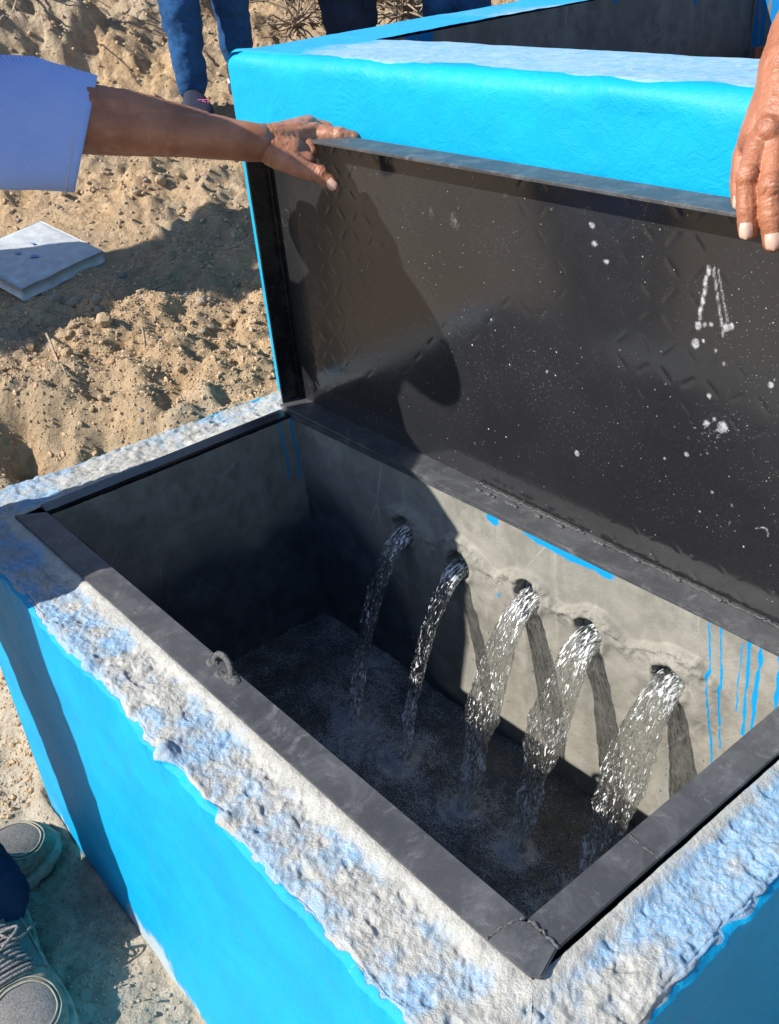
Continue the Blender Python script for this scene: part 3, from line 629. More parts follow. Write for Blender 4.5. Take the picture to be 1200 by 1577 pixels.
Yl = YP + 0.00026 * lug * (0.6 + 0.4 * sst(-0.2, 0.5, fbm(Pl, 4, 3, 55))) + 0.0022 * fbm(Pl, 2.4, 2, 5) * np.sin((Xl - X0) / (X1 - X0) * math.pi) * np.sin((Zl - Z0) / (Z1 - Z0) * math.pi)
sp = np.zeros_like(Xl)
def blob(u, v, ru, rv=None, a=1.0, soft=2.0, rot=0):
    global sp
    c = on_y(u, v, YP); rv = rv or ru; s = 0.00062 * (1.5 if u < 600 else 1.15 if u < 850 else 1.0)
    dx_ = (Xl - c[0]); dz_ = (Zl - c[2]); a1 = dx_ * math.cos(rot) + dz_ * math.sin(rot); a2 = -dx_ * math.sin(rot) + dz_ * math.cos(rot)
    q = (a1 / (ru * s)) ** 2 + (a2 / (rv * s)) ** 2; sp = np.maximum(sp, a * np.exp(-q ** (soft / 2)))
for k in range(16): blob(1091 - k * 0.9 + 1.2 * math.sin(k * 1.3), 414 + k * 5, 5.5, 11, 0.55 + .2 * math.sin(k * 2.1))
for k in range(20): blob(1099 + k * 0.75, 415 + k * 5.2, 3.6, 11, 0.50 + .2 * math.sin(k * 1.7))
for k in range(14): blob(1106 + k * 1.1, 418 + k * 6, 2.6, 12, 0.50)
for u, v, r, a in ((1075, 502, 7, 1), (1071, 529, 8, 1.1), (1083, 525, 4, .8), (1118, 505, 7, 1), (1126, 503, 6, 1), (1115, 560, 5, .6), (1102, 540, 4, .7), (1099, 545, 3, .5), (1085, 500, 5, .8), (1095, 500, 5, .8), (1092, 610, 6, .7), (1113, 658, 10, 1.1), (1088, 652, 7, .8), (1100, 645, 4, .8), (889, 698, 6, 1.2), (1058, 700, 5, .9), (1024, 706, 4, .7), (1187, 593, 6, .9), (1193, 585, 4, .5), (843, 572, 4, .7), (1097, 758, 4, .7), (1127, 778, 4, .6), (1080, 700, 3, .6), (1090, 698, 3, .6), (1078, 787, 3, .7), (1124, 805, 4, .5), (757, 492, 2.5, .9), (732, 683, 4, .5)): blob(u, v, r, r * 1.15, a)
for k in range(170):
    th = rng.random() * 6.28; rr = abs(rng.normal(0, 34)); blob(1105 + rr * math.cos(th), 662 + 0.8 * rr * math.sin(th), 2.0, 2.0, 0.55)
for u, v, ru, rv, a, ro in ((700, 340, 18, 24, .40, .3), (664, 330, 12, 24, .34, -.2), (778, 300, 10, 8, .35, 0), (912, 347, 9, 7, .65, 0), (916, 375, 10, 7, .62, 0), (934, 403, 8, 6, .75, 0), (905, 320, 16, 6, .35, .4), (850, 321, 9, 7, .4, 0), (1075, 345, 10, 5, .3, 0), (610, 268, 14, 6, .25, 0)): blob(u, v, ru, rv, a, 2, ro)
for k in range(10): blob(1165 + 18 * math.sin(k / 9 * 1.8), 810 + 18 - 20 * math.cos(k / 9 * 1.6 - .8) + k * 1.2, 3.5, 3.0, 0.55)
for (u, v, h) in ((430, 360, 28), (440, 335, 22), (436, 385, 24)):
    for k in range(16):
        th = k / 16 * 6.28; blob(u + 5 * math.cos(th), v + h * 0.6 * math.sin(th), 1.6, 1.8, 0.55)
V = np.stack([Xl, Yl, Zl], -1).reshape(-1, 3); F = grid_faces(nx, nz)
nb = len(V); Vb2 = V.copy(); Vb2[:, 1] = YP + 0.0035 + 0.001 * lug.ravel(); F = np.concatenate([F, F[:, ::-1] + nb])
me = mesh_np('panel', np.concatenate([V, Vb2]), F, {'splash': np.concatenate([sp.ravel(), 0 * sp.ravel()])})
link('panel', me, M['panel'], lid)
def lbar(name, a, b, mat, bev=0.0007):
    bm = bmesh.new(); add_box(bm, a, b, bev); return bm_obj(name, bm, mat, lid)
lbar('flange', (X0 - 0.004, 0.4340, 0.449), (X1 + 0.004, 0.4760, 0.4532), M['metal_d']); 
lbar('flange', (X0 - 0.0045, 0.4345, 0.0058), (X0 - 0.0005, 0.4765, 0.4487), M['metal'])
lbar('flange', (X1 + 0.0005, 0.4345, 0.0058), (X1 + 0.0045, 0.4765, 0.4487), M['metal'])
lbar('flange', (X0 - 0.003, 0.4285, 0.0008), (X1 + 0.003, 0.4765, 0.0052), M['metal_d'])
lbar('edge_strip', (X0 + 0.0002, 0.4665, 0.0056), (X0 + 0.006, 0.4710, 0.4484), M['metal'])
for k, u in enumerate([735, 758, 782, 792, 828, 862, 915, 925, 980, 1045, 1110]):
    c = on_z(u, 752 + (u - 735) * 0.437, 0.006); c[1] = min(c[1], 0.468)
    fuse('weld_bead', [ellipsoid(c + np.array([rng.normal(0, .003), -0.002, 0]), (0.004 + 0.003 * rng.random(), 0.003, 0.0022)), ellipsoid(c + np.array([0.006, -0.003, 0]), (0.003, 0.003, 0.002))], 0.0007, M['weld'], lid, 2)
bead([(0.40, 0.4665, 0.0062), (0.60, 0.4668, 0.0062)], 0.0013, parent=lid); bead([(0.62, 0.4668, 0.0062), (0.90, 0.4668, 0.0062)], 0.0012, parent=lid)
fuse('weld_bead', [ellipsoid(on_y(766, 257, 0.474) , (0.016, 0.003, 0.002))], 0.0008, M['weld'], lid, 2, lambda c: 0.0008 * fbm(c, 300, 2, 1))

# ================================================================== TALL TANK
tank = thing('water_tank', (0.6, 0.49, -0.08), 'tall bright cyan concrete tank behind the black lid, open at the top', 'water tank')
TH_ = 0.5455; TX0, TX1, TY0, TY1 = -0.144, 1.25, 0.4895, 1.80; WI = 0.163
def tank_wall(a_in, b_in, a_o, b_o, n_s, zlow, seed):
    s = np.linspace(0, 1, n_s)[:, None]; a_in, b_in, a_o, b_o = map(np.array, (a_in, b_in, a_o, b_o))
    pin = a_in + (b_in - a_in) * s; po = a_o + (b_o - a_o) * s; e = b_o - a_o; nrm = np.array([e[1], -e[0]]) / np.linalg.norm(e)
    R = 0.022; rows = []; K = []
    for t in np.linspace(0, 1, 34): rows.append(np.c_[pin + (po - nrm * R - pin) * t, np.zeros(n_s)]); K.append(t)
    for t in np.linspace(0.12, 1, 8): th = t * math.pi / 2; rows.append(np.c_[po - nrm * R * (1 - math.sin(th)), np.full(n_s, -R * (1 - math.cos(th)))]); K.append(1 + t)
    for z in -R - (zlow - R) * np.linspace(0, 1, 110)[1:]: rows.append(np.c_[po, np.full(n_s, z)]); K.append(3.)
    V = np.stack(rows, 1); K = np.array(K)[None] * np.ones((n_s, 1)); P = V.copy()
    lump = 0.0022 * fbm(P, 4, 3, seed) + 0.0009 * fbm(P, 22, 3, seed + 1)
    fade = (sst(0, 0.02, s) * sst(1, 0.98, s))
    edge = np.exp(-((K - 1.6) / 0.5) ** 2)
    lump2 = lump + edge * 0.0022 * fbm(P, 8, 3, seed + 3)
    V[..., 0] += nrm[0] * lump2 * (K > 1) * fade; V[..., 1] += nrm[1] * lump2 * (K > 1) * fade; V[..., 2] += TH_ + (K < 2) * lump2 * 0.8
    paint = sst(0.90, 1.25, K + 0.22 * fbm(P, 14, 4, seed + 5)); wash = np.clip(0.65 + 0.7 * fbm(P, 3, 4, seed + 6), 0, 1) * np.ones_like(K)
    wash = np.clip(wash + 0.3 - 0.9 * sst(0.12, -0.05, P[..., 0]), 0, 1)
    link('wall', mesh_np('wall', V.reshape(-1, 3), grid_faces(n_s, V.shape[1]), {'paint': paint, 'wash': wash}), M['tank'], tank)
tank_wall((TX0 + WI, TY0 + WI), (TX1 - WI, TY0 + WI), (TX0, TY0), (TX1, TY0), 420, 0.66, 201)
tank_wall((TX0 + WI, TY1 - WI), (TX0 + WI, TY0 + WI), (TX0, TY1), (TX0, TY0), 260, 0.75, 211)
tank_wall((TX1 - WI, TY1 - WI), (TX0 + WI, TY1 - WI), (TX1, TY1), (TX0, TY1), 120, 0.75, 221)
tank_wall((TX1 - WI, TY0 + WI), (TX1 - WI, TY1 - WI), (TX1, TY0), (TX1, TY1), 120, 1.2, 231)
def tank_inner(a, b, sgn, seed, drips=()):
    ns, nz2 = 220, 120; s = np.linspace(0, 1, ns); zz = np.linspace(TH_ - 0.004, 0.02, nz2)
    S_, Z_ = np.meshgrid(s, zz, indexing='ij'); a = np.array(a); b = np.array(b); L = np.linalg.norm(b - a); n = np.array([-(b - a)[1], (b - a)[0]]) / L * sgn
    XY = a + (b - a) * S_[..., None]; P = np.concatenate([XY, Z_[..., None]], -1)
    d = 0.003 * fbm(P, 5, 3, seed); dr = np.zeros_like(S_)
    for u, z1, w_ in drips:
        ww = w_ * (0.8 + 0.4 * vnoise(np.stack([S_ * 0 + u * 9, Z_ * 0, Z_], -1), 30, 3)); dr = np.maximum(dr, np.exp(-(((S_ - u) * L) / ww) ** 2) * (Z_ > z1))
    wt = np.clip(0.15 + 0.7 * sst(0.45, 0.25, Z_ + 0.1 * fbm(P, 3, 4, seed + 2)) + 0.4 * fbm(P, 4, 3, seed + 4), 0, 0.8)
    V = np.concatenate([XY + n * d[..., None], Z_[..., None]], -1)
    link('inner_wall', mesh_np('inner_wall', V.reshape(-1, 3), grid_faces(ns, nz2), {'wet': wt, 'drip': dr, 'rug': np.zeros_like(S_)}), M['tank_in'], tank)
xi, yi, xj, yj = TX0 + WI, TY0 + WI, TX1 - WI, TY1 - WI
tank_inner((xi, yi), (xi, yj), -1, 301, ((0.03, .515, .02), (0.07, .50, .012), (0.10, .52, 0.016), (0.56, .53, .01), (0.80, .50, .008)))
tank_inner((xi, yj), (xj, yj), -1, 311, tuple((0.01 + 0.012 * k * (1 + 0.3 * math.sin(k)), 0.40 - 0.02 * math.sin(k * 3), 0.007 + 0.004 * math.sin(k * 2)) for k in range(22)))
tank_inner((xi, yi), (xj, yi), 1, 321); tank_inner((xj, yi), (xj, yj), 1, 331)
gx, gy = np.meshgrid(np.linspace(xi, xj, 30), np.linspace(yi, yj, 30), indexing='ij')
link('floor', mesh_np('floor', np.stack([gx, gy, gx * 0 + 0.02], -1).reshape(-1, 3), grid_faces(30, 30), {'wet': gx * 0 + 0.8, 'drip': gx * 0, 'rug': gx * 0}), M['tank_in'], tank)
# brick ledge in the far inner corner
c = on_y(1178, 82, 1.60); bm = bmesh.new()
add_box(bm, (c[0] - 0.024, 1.60, c[2] - 0.022), (c[0] + 0.10, 1.634, c[2] + 0.010), 0.002)
add_box(bm, (c[0] - 0.024, 1.60, 0.0205), (c[0] - 0.004, 1.632, c[2] - 0.0225), 0.002); add_box(bm, (c[0] + 0.016, 1.60, 0.0205), (c[0] + 0.10, 1.632, c[2] - 0.0225), 0.002)
bm_obj('brick_pier', bm, M['brick'], tank)

# ================================================================== WATER
nx, ny = 420, 200
gx, gy = np.meshgrid(np.linspace(-0.012, 0.948, nx), np.linspace(-0.008, 0.444, ny), indexing='ij')
Pw = np.stack([gx, gy, gx * 0], -1); z = ZW + 0.0034 * fbm(Pw, 22, 4, 5) + 0.0016 * fbm(Pw, 75, 2, 6); foam_glint = 0.05 + 0.3 * fbm(Pw, 5, 3, 7)
for hx, hz in HOLES:
    rr = np.hypot(gx - hx, (gy - 0.292)); z += 0.0040 * np.cos(rr * 300 + 2 * fbm(Pw, 20, 2, 3)) * np.exp(-rr / 0.06) + 0.006 * np.exp(-(rr / 0.018) ** 2); foam_glint += 1.9 * np.exp(-(rr / 0.026) ** 2) + 0.5 * np.exp(-(rr / 0.07) ** 2)
foam_glint += 0.5 * sst(0.5, 0.2, gx) * sst(0.1, 0.3, gy)
wv = np.stack([gx, gy, z], -1).reshape(-1, 3)
tag(link('water', mesh_np('water', wv, grid_faces(nx, ny), {'foam_glint': foam_glint.clip(0, 1.5)}), M['pool']), kind='structure')
JET = [ # widths along the fall, lateral drift, label
    ((0.0165, 0.019, 0.017, 0.014, 0.012), -0.004, 'dark shaded water jet pouring from the leftmost pipe outlet'),
    ((0.0160, 0.017, 0.015, 0.011, 0.009), -0.002, 'narrow sparkling water jet at the edge of the shade, second from the left'),
    ((0.0185, 0.027, 0.026, 0.018, 0.015), 0.000, 'broad water jet falling from the middle of the five outlets'),
    ((0.0190, 0.028, 0.027, 0.019, 0.015), -0.002, 'bright sunlit water jet, fourth outlet from the left'),
    ((0.0190, 0.032, 0.031, 0.025, 0.018), -0.004, 'widest water jet at the right end nearest the frame corner')]
for k, ((hx, hz), (ws, drift, lab)) in enumerate(zip(HOLES, JET)):
    ws = [ws[0]] + [q * 0.88 for q in ws[1:]]
    nt_, na = 230, 84; T = np.linspace(0, 1, nt_)
    D = -0.035 + 0.185 * np.sqrt(np.clip(T, 0, 1)) ** 1.25
    D = np.linspace(-0.045, math.sqrt((hz - ZW) / 13.9) + 0.002, nt_)
    zc = hz - 0.0065 - 13.9 * np.clip(D, 0, 9) ** 2; zc = np.maximum(zc, ZW - 0.004); yc = yb(hx) - D; tt = (hz - zc) / (hz - ZW)
    wd = np.interp(tt, np.linspace(0, 1, 5), ws)
    wd = np.where(D < 0, 0.0165, wd); thk = np.interp(D, [-.03, .0, .02, .06, .15], [0.0085, 0.0090, 0.0090, 0.0070, 0.0085])
    TT, AA = np.meshgrid(np.arange(nt_), 2 * np.pi * np.arange(na) / na, indexing='ij')
    arc = np.cumsum(np.r_[0, np.hypot(np.diff(yc), np.diff(zc))]); S_ = arc[TT]
    ca, sa = np.cos(AA), np.sin(AA); tw = 0.5 * np.sin(S_ * 16 + k * 1.7) + 0.25 * k
    dy = np.gradient(yc); dz = np.gradient(zc); L_ = np.hypot(dy, dz); ty, tz = dy / L_, dz / L_
    cross = np.stack([ca, sa, S_ * 9 + k * 5], -1)
    amp = np.clip(0.2 + 1.3 * tt, 0, 1.2)[TT]
    rn = 1 + amp * (0.26 * fbm(cross * np.array([1.8, 1.8, 3.0]), 1, 3, 40 + k) + 0.12 * fbm(cross * np.array([4.2, 4.2, 9.0]), 1, 2, 60 + k))
    neck = 1 - 0.12 * np.exp(-((tt[TT] - 0.62) / 0.07) ** 2)
    a_ = wd[TT] * ca * rn * neck; b_ = thk[TT] * sa * rn
    a2 = a_ * np.cos(tw * 0.35) - b_ * np.sin(tw * 0.35); b2 = a_ * np.sin(tw * 0.35) + b_ * np.cos(tw * 0.35)
    flow = np.stack([wd[TT] * 60 * ca, wd[TT] * 60 * sa + k * 7, S_ * 17], -1)
    Xj = hx + drift * np.clip(D, 0, 1)[TT] / 0.15 + a2; Yj = yc[TT] - tz[TT] * b2; Zj = zc[TT] + ty[TT] * b2
    V = np.stack([Xj, Yj, Zj], -1).reshape(-1, 3); F = grid_faces(na, nt_, True)
    V = np.stack([Xj.T, Yj.T, Zj.T], -1).reshape(-1, 3)
    fo = (0.15 + 0.9 * np.exp(-((tt - 0.02) / 0.10) ** 2) + 0.35 * np.exp(-((tt - 0.45) / 0.25) ** 2) + 1.1 * sst(0.50, 0.80, tt))[TT].T  # where foam and painted sparkle gather along the fall
    jt = thing('water_jet', (hx, yb(hx), hz), lab, 'water jet', 'water jets pouring from the pipe outlets')
    me = mesh_np('stream', V, F, {'foam_glint': fo}); fa = me.attributes.new('flow', 'FLOAT_VECTOR', 'POINT'); fa.data.foreach_set('vector', flow.transpose(1, 0, 2).astype(np.float32).ravel())
    link('stream', me, M['jet'], jt)
    prt = []
    for q in range(9):
        i_ = rng.integers(90, nt_ - 4); sgn_ = 1 if rng.random() > 0.5 else -1
        prt.append(ellipsoid((hx + sgn_ * (wd[i_] * 1.02 + abs(rng.normal(0.003, 0.008))), yc[i_] + rng.normal(0, .003), zc[i_]), (0.0006 + 0.0009 * rng.random(),) * 2 + (0.0013,), 8, 5))
    V_, F_ = join_parts(prt); o_ = pyobj('droplets', V_, F_, M['drop'], jt); o_['kind'] = 'stuff'

# ================================================================== SLAB, STONES, TWIGS
def ground_z(x, y): return float(ground_h(np.array([[float(x)]]), np.array([[float(y)]]))[0, 0])
def hit(u, v):
    r_ = RC.T @ np.array([(u - 600) / FPX, (v - 788.5) / FPX, 1.0]); d_ = np.arange(1.3, 6.0, 0.06)
    for st in (0.06, 0.004):
        Pq = CAM + r_ * d_[:, None]; below = Pq[:, 2] < ground_h(Pq[:, 0][:, None], Pq[:, 1][:, None])[:, 0]
        i = int(np.argmax(below)) if below.any() else len(d_) - 1
        d_ = np.arange(max(d_[i] - st, .1), d_[i] + 0.001, 0.004)
    return Pq[i]
pa, pb_, pc = hit(66, 352), hit(163, 405), hit(38, 466)
ea = pb_ - pa; eb = pb_ - pc
sl_c = (pa + pc) / 2
def poly_slab(name, corners, h, mat, parent, seg=26):
    A, B, C_, D_ = [np.array(q, float) for q in corners]
    u, v = np.meshgrid(np.linspace(0, 1, seg), np.linspace(0, 1, seg), indexing='ij'); u = u[..., None]; v = v[..., None]
    top = A * (1 - u) * (1 - v) + B * u * (1 - v) + C_ * u * v + D_ * (1 - u) * v
    n = fbm(top, 20, 3, 3); edge = np.minimum(np.minimum(u, 1 - u), np.minimum(v, 1 - v))[..., 0]
    top[..., 2] += h + 0.0018 * n - 0.004 * sst(0.05, 0.0, edge); bot = top.copy(); bot[..., 2] -= h + 0.010
    ctr = top.mean((0, 1)); bot[..., :2] = ctr[:2] + (bot[..., :2] - ctr[:2]) * 1.0
    V = np.concatenate([top.reshape(-1, 3), bot.reshape(-1, 3)]); g_ = grid_faces(seg, seg); n0 = seg * seg; F = [list(f) for f in g_] + [list(f[::-1] + n0) for f in g_]
    rim = [i * seg for i in range(seg)] + [(seg - 1) * seg + j for j in range(1, seg)] + [i * seg + seg - 1 for i in range(seg - 2, -1, -1)] + [j for j in range(seg - 2, 0, -1)]
    for a, b in zip(rim, rim[1:] + rim[:1]): F.append([a, b, b + n0, a + n0])
    o = pyobj(name, V, F, mat, parent); return o
pd_ = pa + (pc - pb_)
zt = max(pa[2], pb_[2], pc[2]) 
crn = [np.array([q[0], q[1], 0.8 * q[2] + 0.2 * zt + 0.006]) for q in (pa, pb_, pc, pd_)]
slab = poly_slab('concrete_slab', crn, 0.020, M['slab'], None)
tag(slab, 'square pale concrete slab with blue paint spots lying on the dirt at the left', 'concrete slab')
me_ = slab.data
for (fu, fv, r) in ((0.62, 0.55, 0.010), (0.45, 0.62, 0.007), (0.40, 0.40, 0.005)):
    c = (1 - fu) * (1 - fv) * crn[0] + fu * (1 - fv) * crn[1] + fu * fv * crn[2] + (1 - fu) * fv * crn[3]
    V_ = [c + np.array([0, 0, 0.0230])]; n = 18
    for k in range(n): th = k / n * 6.283; q = r * (1 + 0.3 * math.sin(3 * th + fu * 9)); V_.append(c + np.array([q * 1.5 * math.cos(th), q * math.sin(th), 0.0228]))
    pyobj('paint_spot', V_, [[0, k + 1, (k + 1) % n + 1] for k in range(n)], M['paintspot'], slab)

def stone_mesh(seed, n=10, m=7, flat=0.6):
    r = np.random.default_rng(seed); V, F = ellipsoid((0, 0, 0), (1, 0.75, flat), n, m); V = np.array(V)
    V = V * (1 + 0.22 * fbm(V + seed * 3.1, 1.3, 3, seed))[:, None]
    for _ in range(5):
        d = r.normal(size=3); d /= np.linalg.norm(d); lim = 0.62 + 0.2 * r.random(); s = V @ d; V = V - np.clip(s - lim * np.linalg.norm(V, axis=1).max() * 0.75, 0, None)[:, None] * d
    return V, F
protos = []
for k in range(6):
    V_, F_ = stone_mesh(k + 1); V_, F_ = join_parts([(V_, F_)]); me = bpy.data.meshes.new('stone'); me.from_pydata([tuple(v) for v in V_], [], F_); me.update()
    bm = bmesh.new(); bm.from_mesh(me); bmesh.ops.remove_doubles(bm, verts=bm.verts[:], dist=1e-5); bm.to_mesh(me); bm.free(); protos.append(me)
def place_stone(x, y, s, mat, label, group, k=None, z=None):
    me = protos[k if k is not None else random.randrange(6)]
    key = me.name + mat
    if key not in place_stone.c: m2 = me.copy(); m2.materials.append(M[mat]); place_stone.c[key] = m2
    o = bpy.data.objects.new('stone', place_stone.c[key]); COL.objects.link(o)
    o.location = (x, y, (ground_z(x, y) if z is None else z) + s * 0.18); o.scale = (s, s, s); o.rotation_euler = (random.uniform(-.4, .4), random.uniform(-.4, .4), random.uniform(0, 6.28))
    return tag(o, label, 'stone', group)
place_stone.c = {}
NAMED = [(312, 938 / 2, .022, 'stone', 'pale grey stone right of the slab corner in the shade line'), (248, 281, .030, 'clod', 'pale yellowish flat stone lit by the sun below the forearm'),
         (212, 301, .018, 'clod', 'brown stone between the two pale stones under the forearm'), (190, 428, .016, 'stone_blue', 'small blue grey stone in the shade right of the slab'),
         (288, 458, .014, 'stone_blue', 'small blue grey stone lying alone far right in the shade'), (86, 466, .026, 'stone', 'largest brownish stone just below the slab'),
         (116, 470, .024, 'stone', 'reddish brown stone second below the slab'), (152, 466, .022, 'stone', 'rounded grey stone below the right end of the slab'),
         (155, 484, .022, 'stone', 'flat pale stone at the lower edge of the shade'), (10, 472, .018, 'clod', 'tan stone below the left corner of the slab'),
         (162, 500, .030, 'clod', 'long flat pale clod just below the shade edge'), (48, 540, .020, 'clod', 'upright tan stone beside the dry straw'),
         (104, 547, .024, 'clod', 'flat pale stone right of the dry straw'), (313, 513, .016, 'stone', 'grey stone on the bank edge near the blue box'),
         (352, 498, .016, 'clod', 'tan stone on the bank edge closest to the tank'), (100, 300, .016, 'clod', 'small tan stone under the shirt sleeve')]
for u, v, s, mt, lab in NAMED:
    p_ = hit(u, v); place_stone(p_[0], p_[1], s * 0.85, mt, lab, None)
n_st = 0
while n_st < 150:
    u = random.uniform(-30, 440); v = random.choice([random.uniform(240, 345), random.uniform(380, 700), random.uniform(20, 230)])
    p_ = hit(u, v)
    if p_[0] > -0.2 and p_[1] > -0.13: continue
    place_stone(p_[0], p_[1], random.uniform(0.005, 0.012), random.choice(['clod', 'clod', 'clod', 'stone']), 'small dusty stone scattered on the bare clay dirt', 'small stones scattered over the dirt'); n_st += 1
# gravel as one mass
def gravel(name, pts, smin, smax, mat, label):
    n = len(pts); P = np.array(pts); base = []
    for k in range(5):
        V_, F_ = stone_mesh(40 + k, 5, 3, 0.65); base.append((np.array(V_), [[i for i in dict.fromkeys(q)] for q in F_]))
    nv = len(base[0][0]); Vs = []; Fs = []
    sizes = smin + (smax - smin) * rng.random(n) ** 2.5; ang = rng.random(n) * 6.28
    for i in range(n):
        bV, _ = base[i % 5]; c_, s_ = math.cos(ang[i]), math.sin(ang[i]); q = bV * sizes[i]
        Vs.append(np.stack([q[:, 0] * c_ - q[:, 1] * s_ + P[i, 0], q[:, 0] * s_ + q[:, 1] * c_ + P[i, 1], q[:, 2] + P[i, 2] + sizes[i] * 0.2], -1))
    bf = grid_faces(5, 4)  # not used for winding; explicit faces below
    Fq = np.array([[i * 5 + k, (i + 1) * 5 + k, (i + 1) * 5 + (k + 1) % 5, i * 5 + (k + 1) % 5] for i in range(3) for k in range(5)])
    F = (Fq[None] + (np.arange(n) * nv)[:, None, None]).reshape(-1, 4)
    o = link(name, mesh_np(name, np.concatenate(Vs), F, None, False), M[mat]); return tag(o, label, 'gravel', kind='stuff')
gp = []
N = 13000; gxr = -0.16 - 2.3 * rng.random(N) ** 1.3; gyr = -0.55 + 3.0 * rng.random(N)
gz = ground_h(gxr[:, None], gyr[:, None])[:, 0]
gravel('gravel', np.stack([gxr, gyr, gz], -1), 0.0018, 0.010, 'clod', 'loose clay crumbs and grit covering the dirt slope')
N = 9000; gxr = -0.5 + 1.2 * rng.random(N); gyr = -0.135 - 0.5 * rng.random(N) ** 1.0; gz = ground_h(gxr[:, None], gyr[:, None])[:, 0]
gravel('gravel', np.stack([gxr, gyr, gz], -1), 0.0010, 0.0045, 'stone', 'fine grey grit on the ground along the foot of the box')
N = 32000; gxr = -0.16 - 1.1 * rng.random(N); gyr = -0.15 + 1.3 * rng.random(N)
gz = ground_h(gxr[:, None], gyr[:, None])[:, 0]
gravel('gravel', np.stack([gxr, gyr, gz], -1), 0.0012, 0.0045, 'clod', 'fine dirt crumbs on the bank beside the blue box')
def twig(u0, v0, u1, v1, r, label, cat='twig', lift=0.01):
    a = hit(u0, v0); b = hit(u1, v1); pts = [a + (b - a) * t + np.array([0, 0, lift + 0.012 * math.sin(t * 9)]) for t in np.linspace(0, 1, 9)]
    V_, F_ = join_parts([tube(pts, [r * (1 - 0.5 * t) for t in np.linspace(0, 1, 9)], 6)]); return tag(pyobj('dry_twig', V_, F_, M['twig'], None), label, cat)
twig(72, 520, 106, 590, 0.0035, 'pale dry straw lying down the slope at the left'); twig(0, 45, 32, 8, 0.006, 'pale dry stick leaning at the top left corner')
twig(140, 300, 165, 292, 0.003, 'short dry twig below the shirt sleeve'); twig(222, 515, 226, 545, 0.0035, 'short brown twig standing on the bank edge'); twig(205, 398, 232, 415, 0.0022, 'thin curved dry stem lying in the shade')
def shrub(u, v, n, R_, label, curl=1.0):
    c = hit(u, v); t = thing('dry_shrub', c, label, 'dry shrub'); prt = []
    for k in range(n):
        th = rng.random() * 6.28; ph = 0.2 + rng.random() * 1.1; L_ = R_ * (0.5 + rng.random()); p = c.copy(); d_ = np.array([math.cos(th) * math.cos(ph), math.sin(th) * math.cos(ph), math.sin(ph) * 0.8]); pts = [p.copy()]
        for q in range(8): d_ = d_ + rng.normal(0, 0.28 * curl, 3); d_[2] -= 0.05; d_ /= np.linalg.norm(d_); p = p + d_ * L_ / 8; pts.append(p.copy())
        prt.append(tube(pts, [0.0042 * (1 - 0.08 * i) for i in range(9)], 5, False))
    V_, F_ = join_parts(prt); o = pyobj('branches', V_, F_, M['twig'], t); return t
shrub(455, 40, 34, 0.20, 'tangled dry brush with pale curled twigs behind the cyan tank corner')
shrub(400, 2, 40, 0.26, 'dark dry brush at the top of the slope above the pale twigs'); shrub(480, -10, 40, 0.26, 'dark dry brush left of the navy trouser leg'); shrub(620, 22, 46, 0.26, 'wavy dark brush between the navy slacks and the tank edge')
shrub(590, 5, 36, 0.25, 'dry brush just behind the navy trouser leg'); shrub(20, -20, 24, 0.3, 'dry brush above the dark bank at the top left corner')

# ================================================================== PEOPLE
def hand_caps(wrist, fdir, side, up, s=1.0, curl=0.5):
    """five bent fingers and a palm: fdir towards the fingers, side towards the thumb, up = back of the hand"""
    w_, f, sd_, u = map(lambda q: np.array(q, float), (wrist, fdir, side, up)); P = []
    P.append(capsule(w_, w_ + f * 0.035 * s, 0.026 * s, 0.030 * s)); 
    offs = [0.030, 0.010, -0.010, -0.029]; lens = [0.072, 0.080, 0.075, 0.060]
    for o_, L_ in zip(offs, lens):
        k0 = w_ + f * 0.088 * s + sd_ * o_ * s; P.append(capsule(w_ + f * 0.02 * s + sd_ * o_ * 0.6 * s, k0, 0.016 * s, 0.0125 * s)); d_ = f.copy(); p = k0
        for q, (fr_, r) in enumerate(((0.45, 0.0098), (0.32, 0.0088), (0.23, 0.0078))):
            a_ = curl * (0.5 + 0.5 * q); d2 = f * math.cos(a_ * (q + 1) * .6) - u * math.sin(a_ * (q + 1) * .6); e_ = p + d2 * L_ * fr_ * s; P.append(capsule(p, e_, r * s, r * 0.93 * s)); p = e_
    t0 = w_ + f * 0.02 * s + sd_ * 0.022 * s; t1 = t0 + (f * 0.6 + sd_ * 0.7 - u * .2) * 0.042 * s; t2 = t1 + (f * 0.85 + sd_ * 0.3 - u * .25) * 0.034 * s; t3 = t2 + (f * 0.95 - u * .25) * 0.026 * s
    P += [capsule(t0, t1, 0.017 * s, 0.0125 * s), capsule(t1, t2, 0.0125 * s, 0.0105 * s), capsule(t2, t3, 0.0105 * s, 0.009 * s)]
    return P
def unit(v): v = np.array(v, float); return v / (np.linalg.norm(v) + 1e-12)
def head_caps(h, face):
    f = unit(face); r_ = unit(np.cross(f, (0, 0, 1))); u = np.cross(r_, f); P = [ellipsoid(h + u * 0.025, (0.076, 0.088, 0.092)), capsule(h - u * 0.05 + f * 0.03, h - u * 0.07 + f * 0.055, 0.046, 0.030)]
    P += [capsule(h + f * 0.085 + u * 0.02, h + f * 0.108 - u * 0.012, 0.009, 0.013), capsule(h + f * 0.083 - u * 0.040 - r_ * 0.016, h + f * 0.083 - u * 0.040 + r_ * 0.016, 0.009, 0.009), capsule(h + f * 0.08 - u * 0.052 - r_ * 0.013, h + f * 0.08 - u * 0.052 + r_ * 0.013, 0.009, 0.009)]
    for s_ in (-1, 1):
        P.append(ellipsoid(h + r_ * s_ * 0.080 - u * 0.0, (0.012, 0.016, 0.030))); P.append(capsule(h + f * 0.078 + r_ * s_ * 0.016 + u * 0.033, h + f * 0.072 + r_ * s_ * 0.046 + u * 0.034, 0.010, 0.008))
    return P
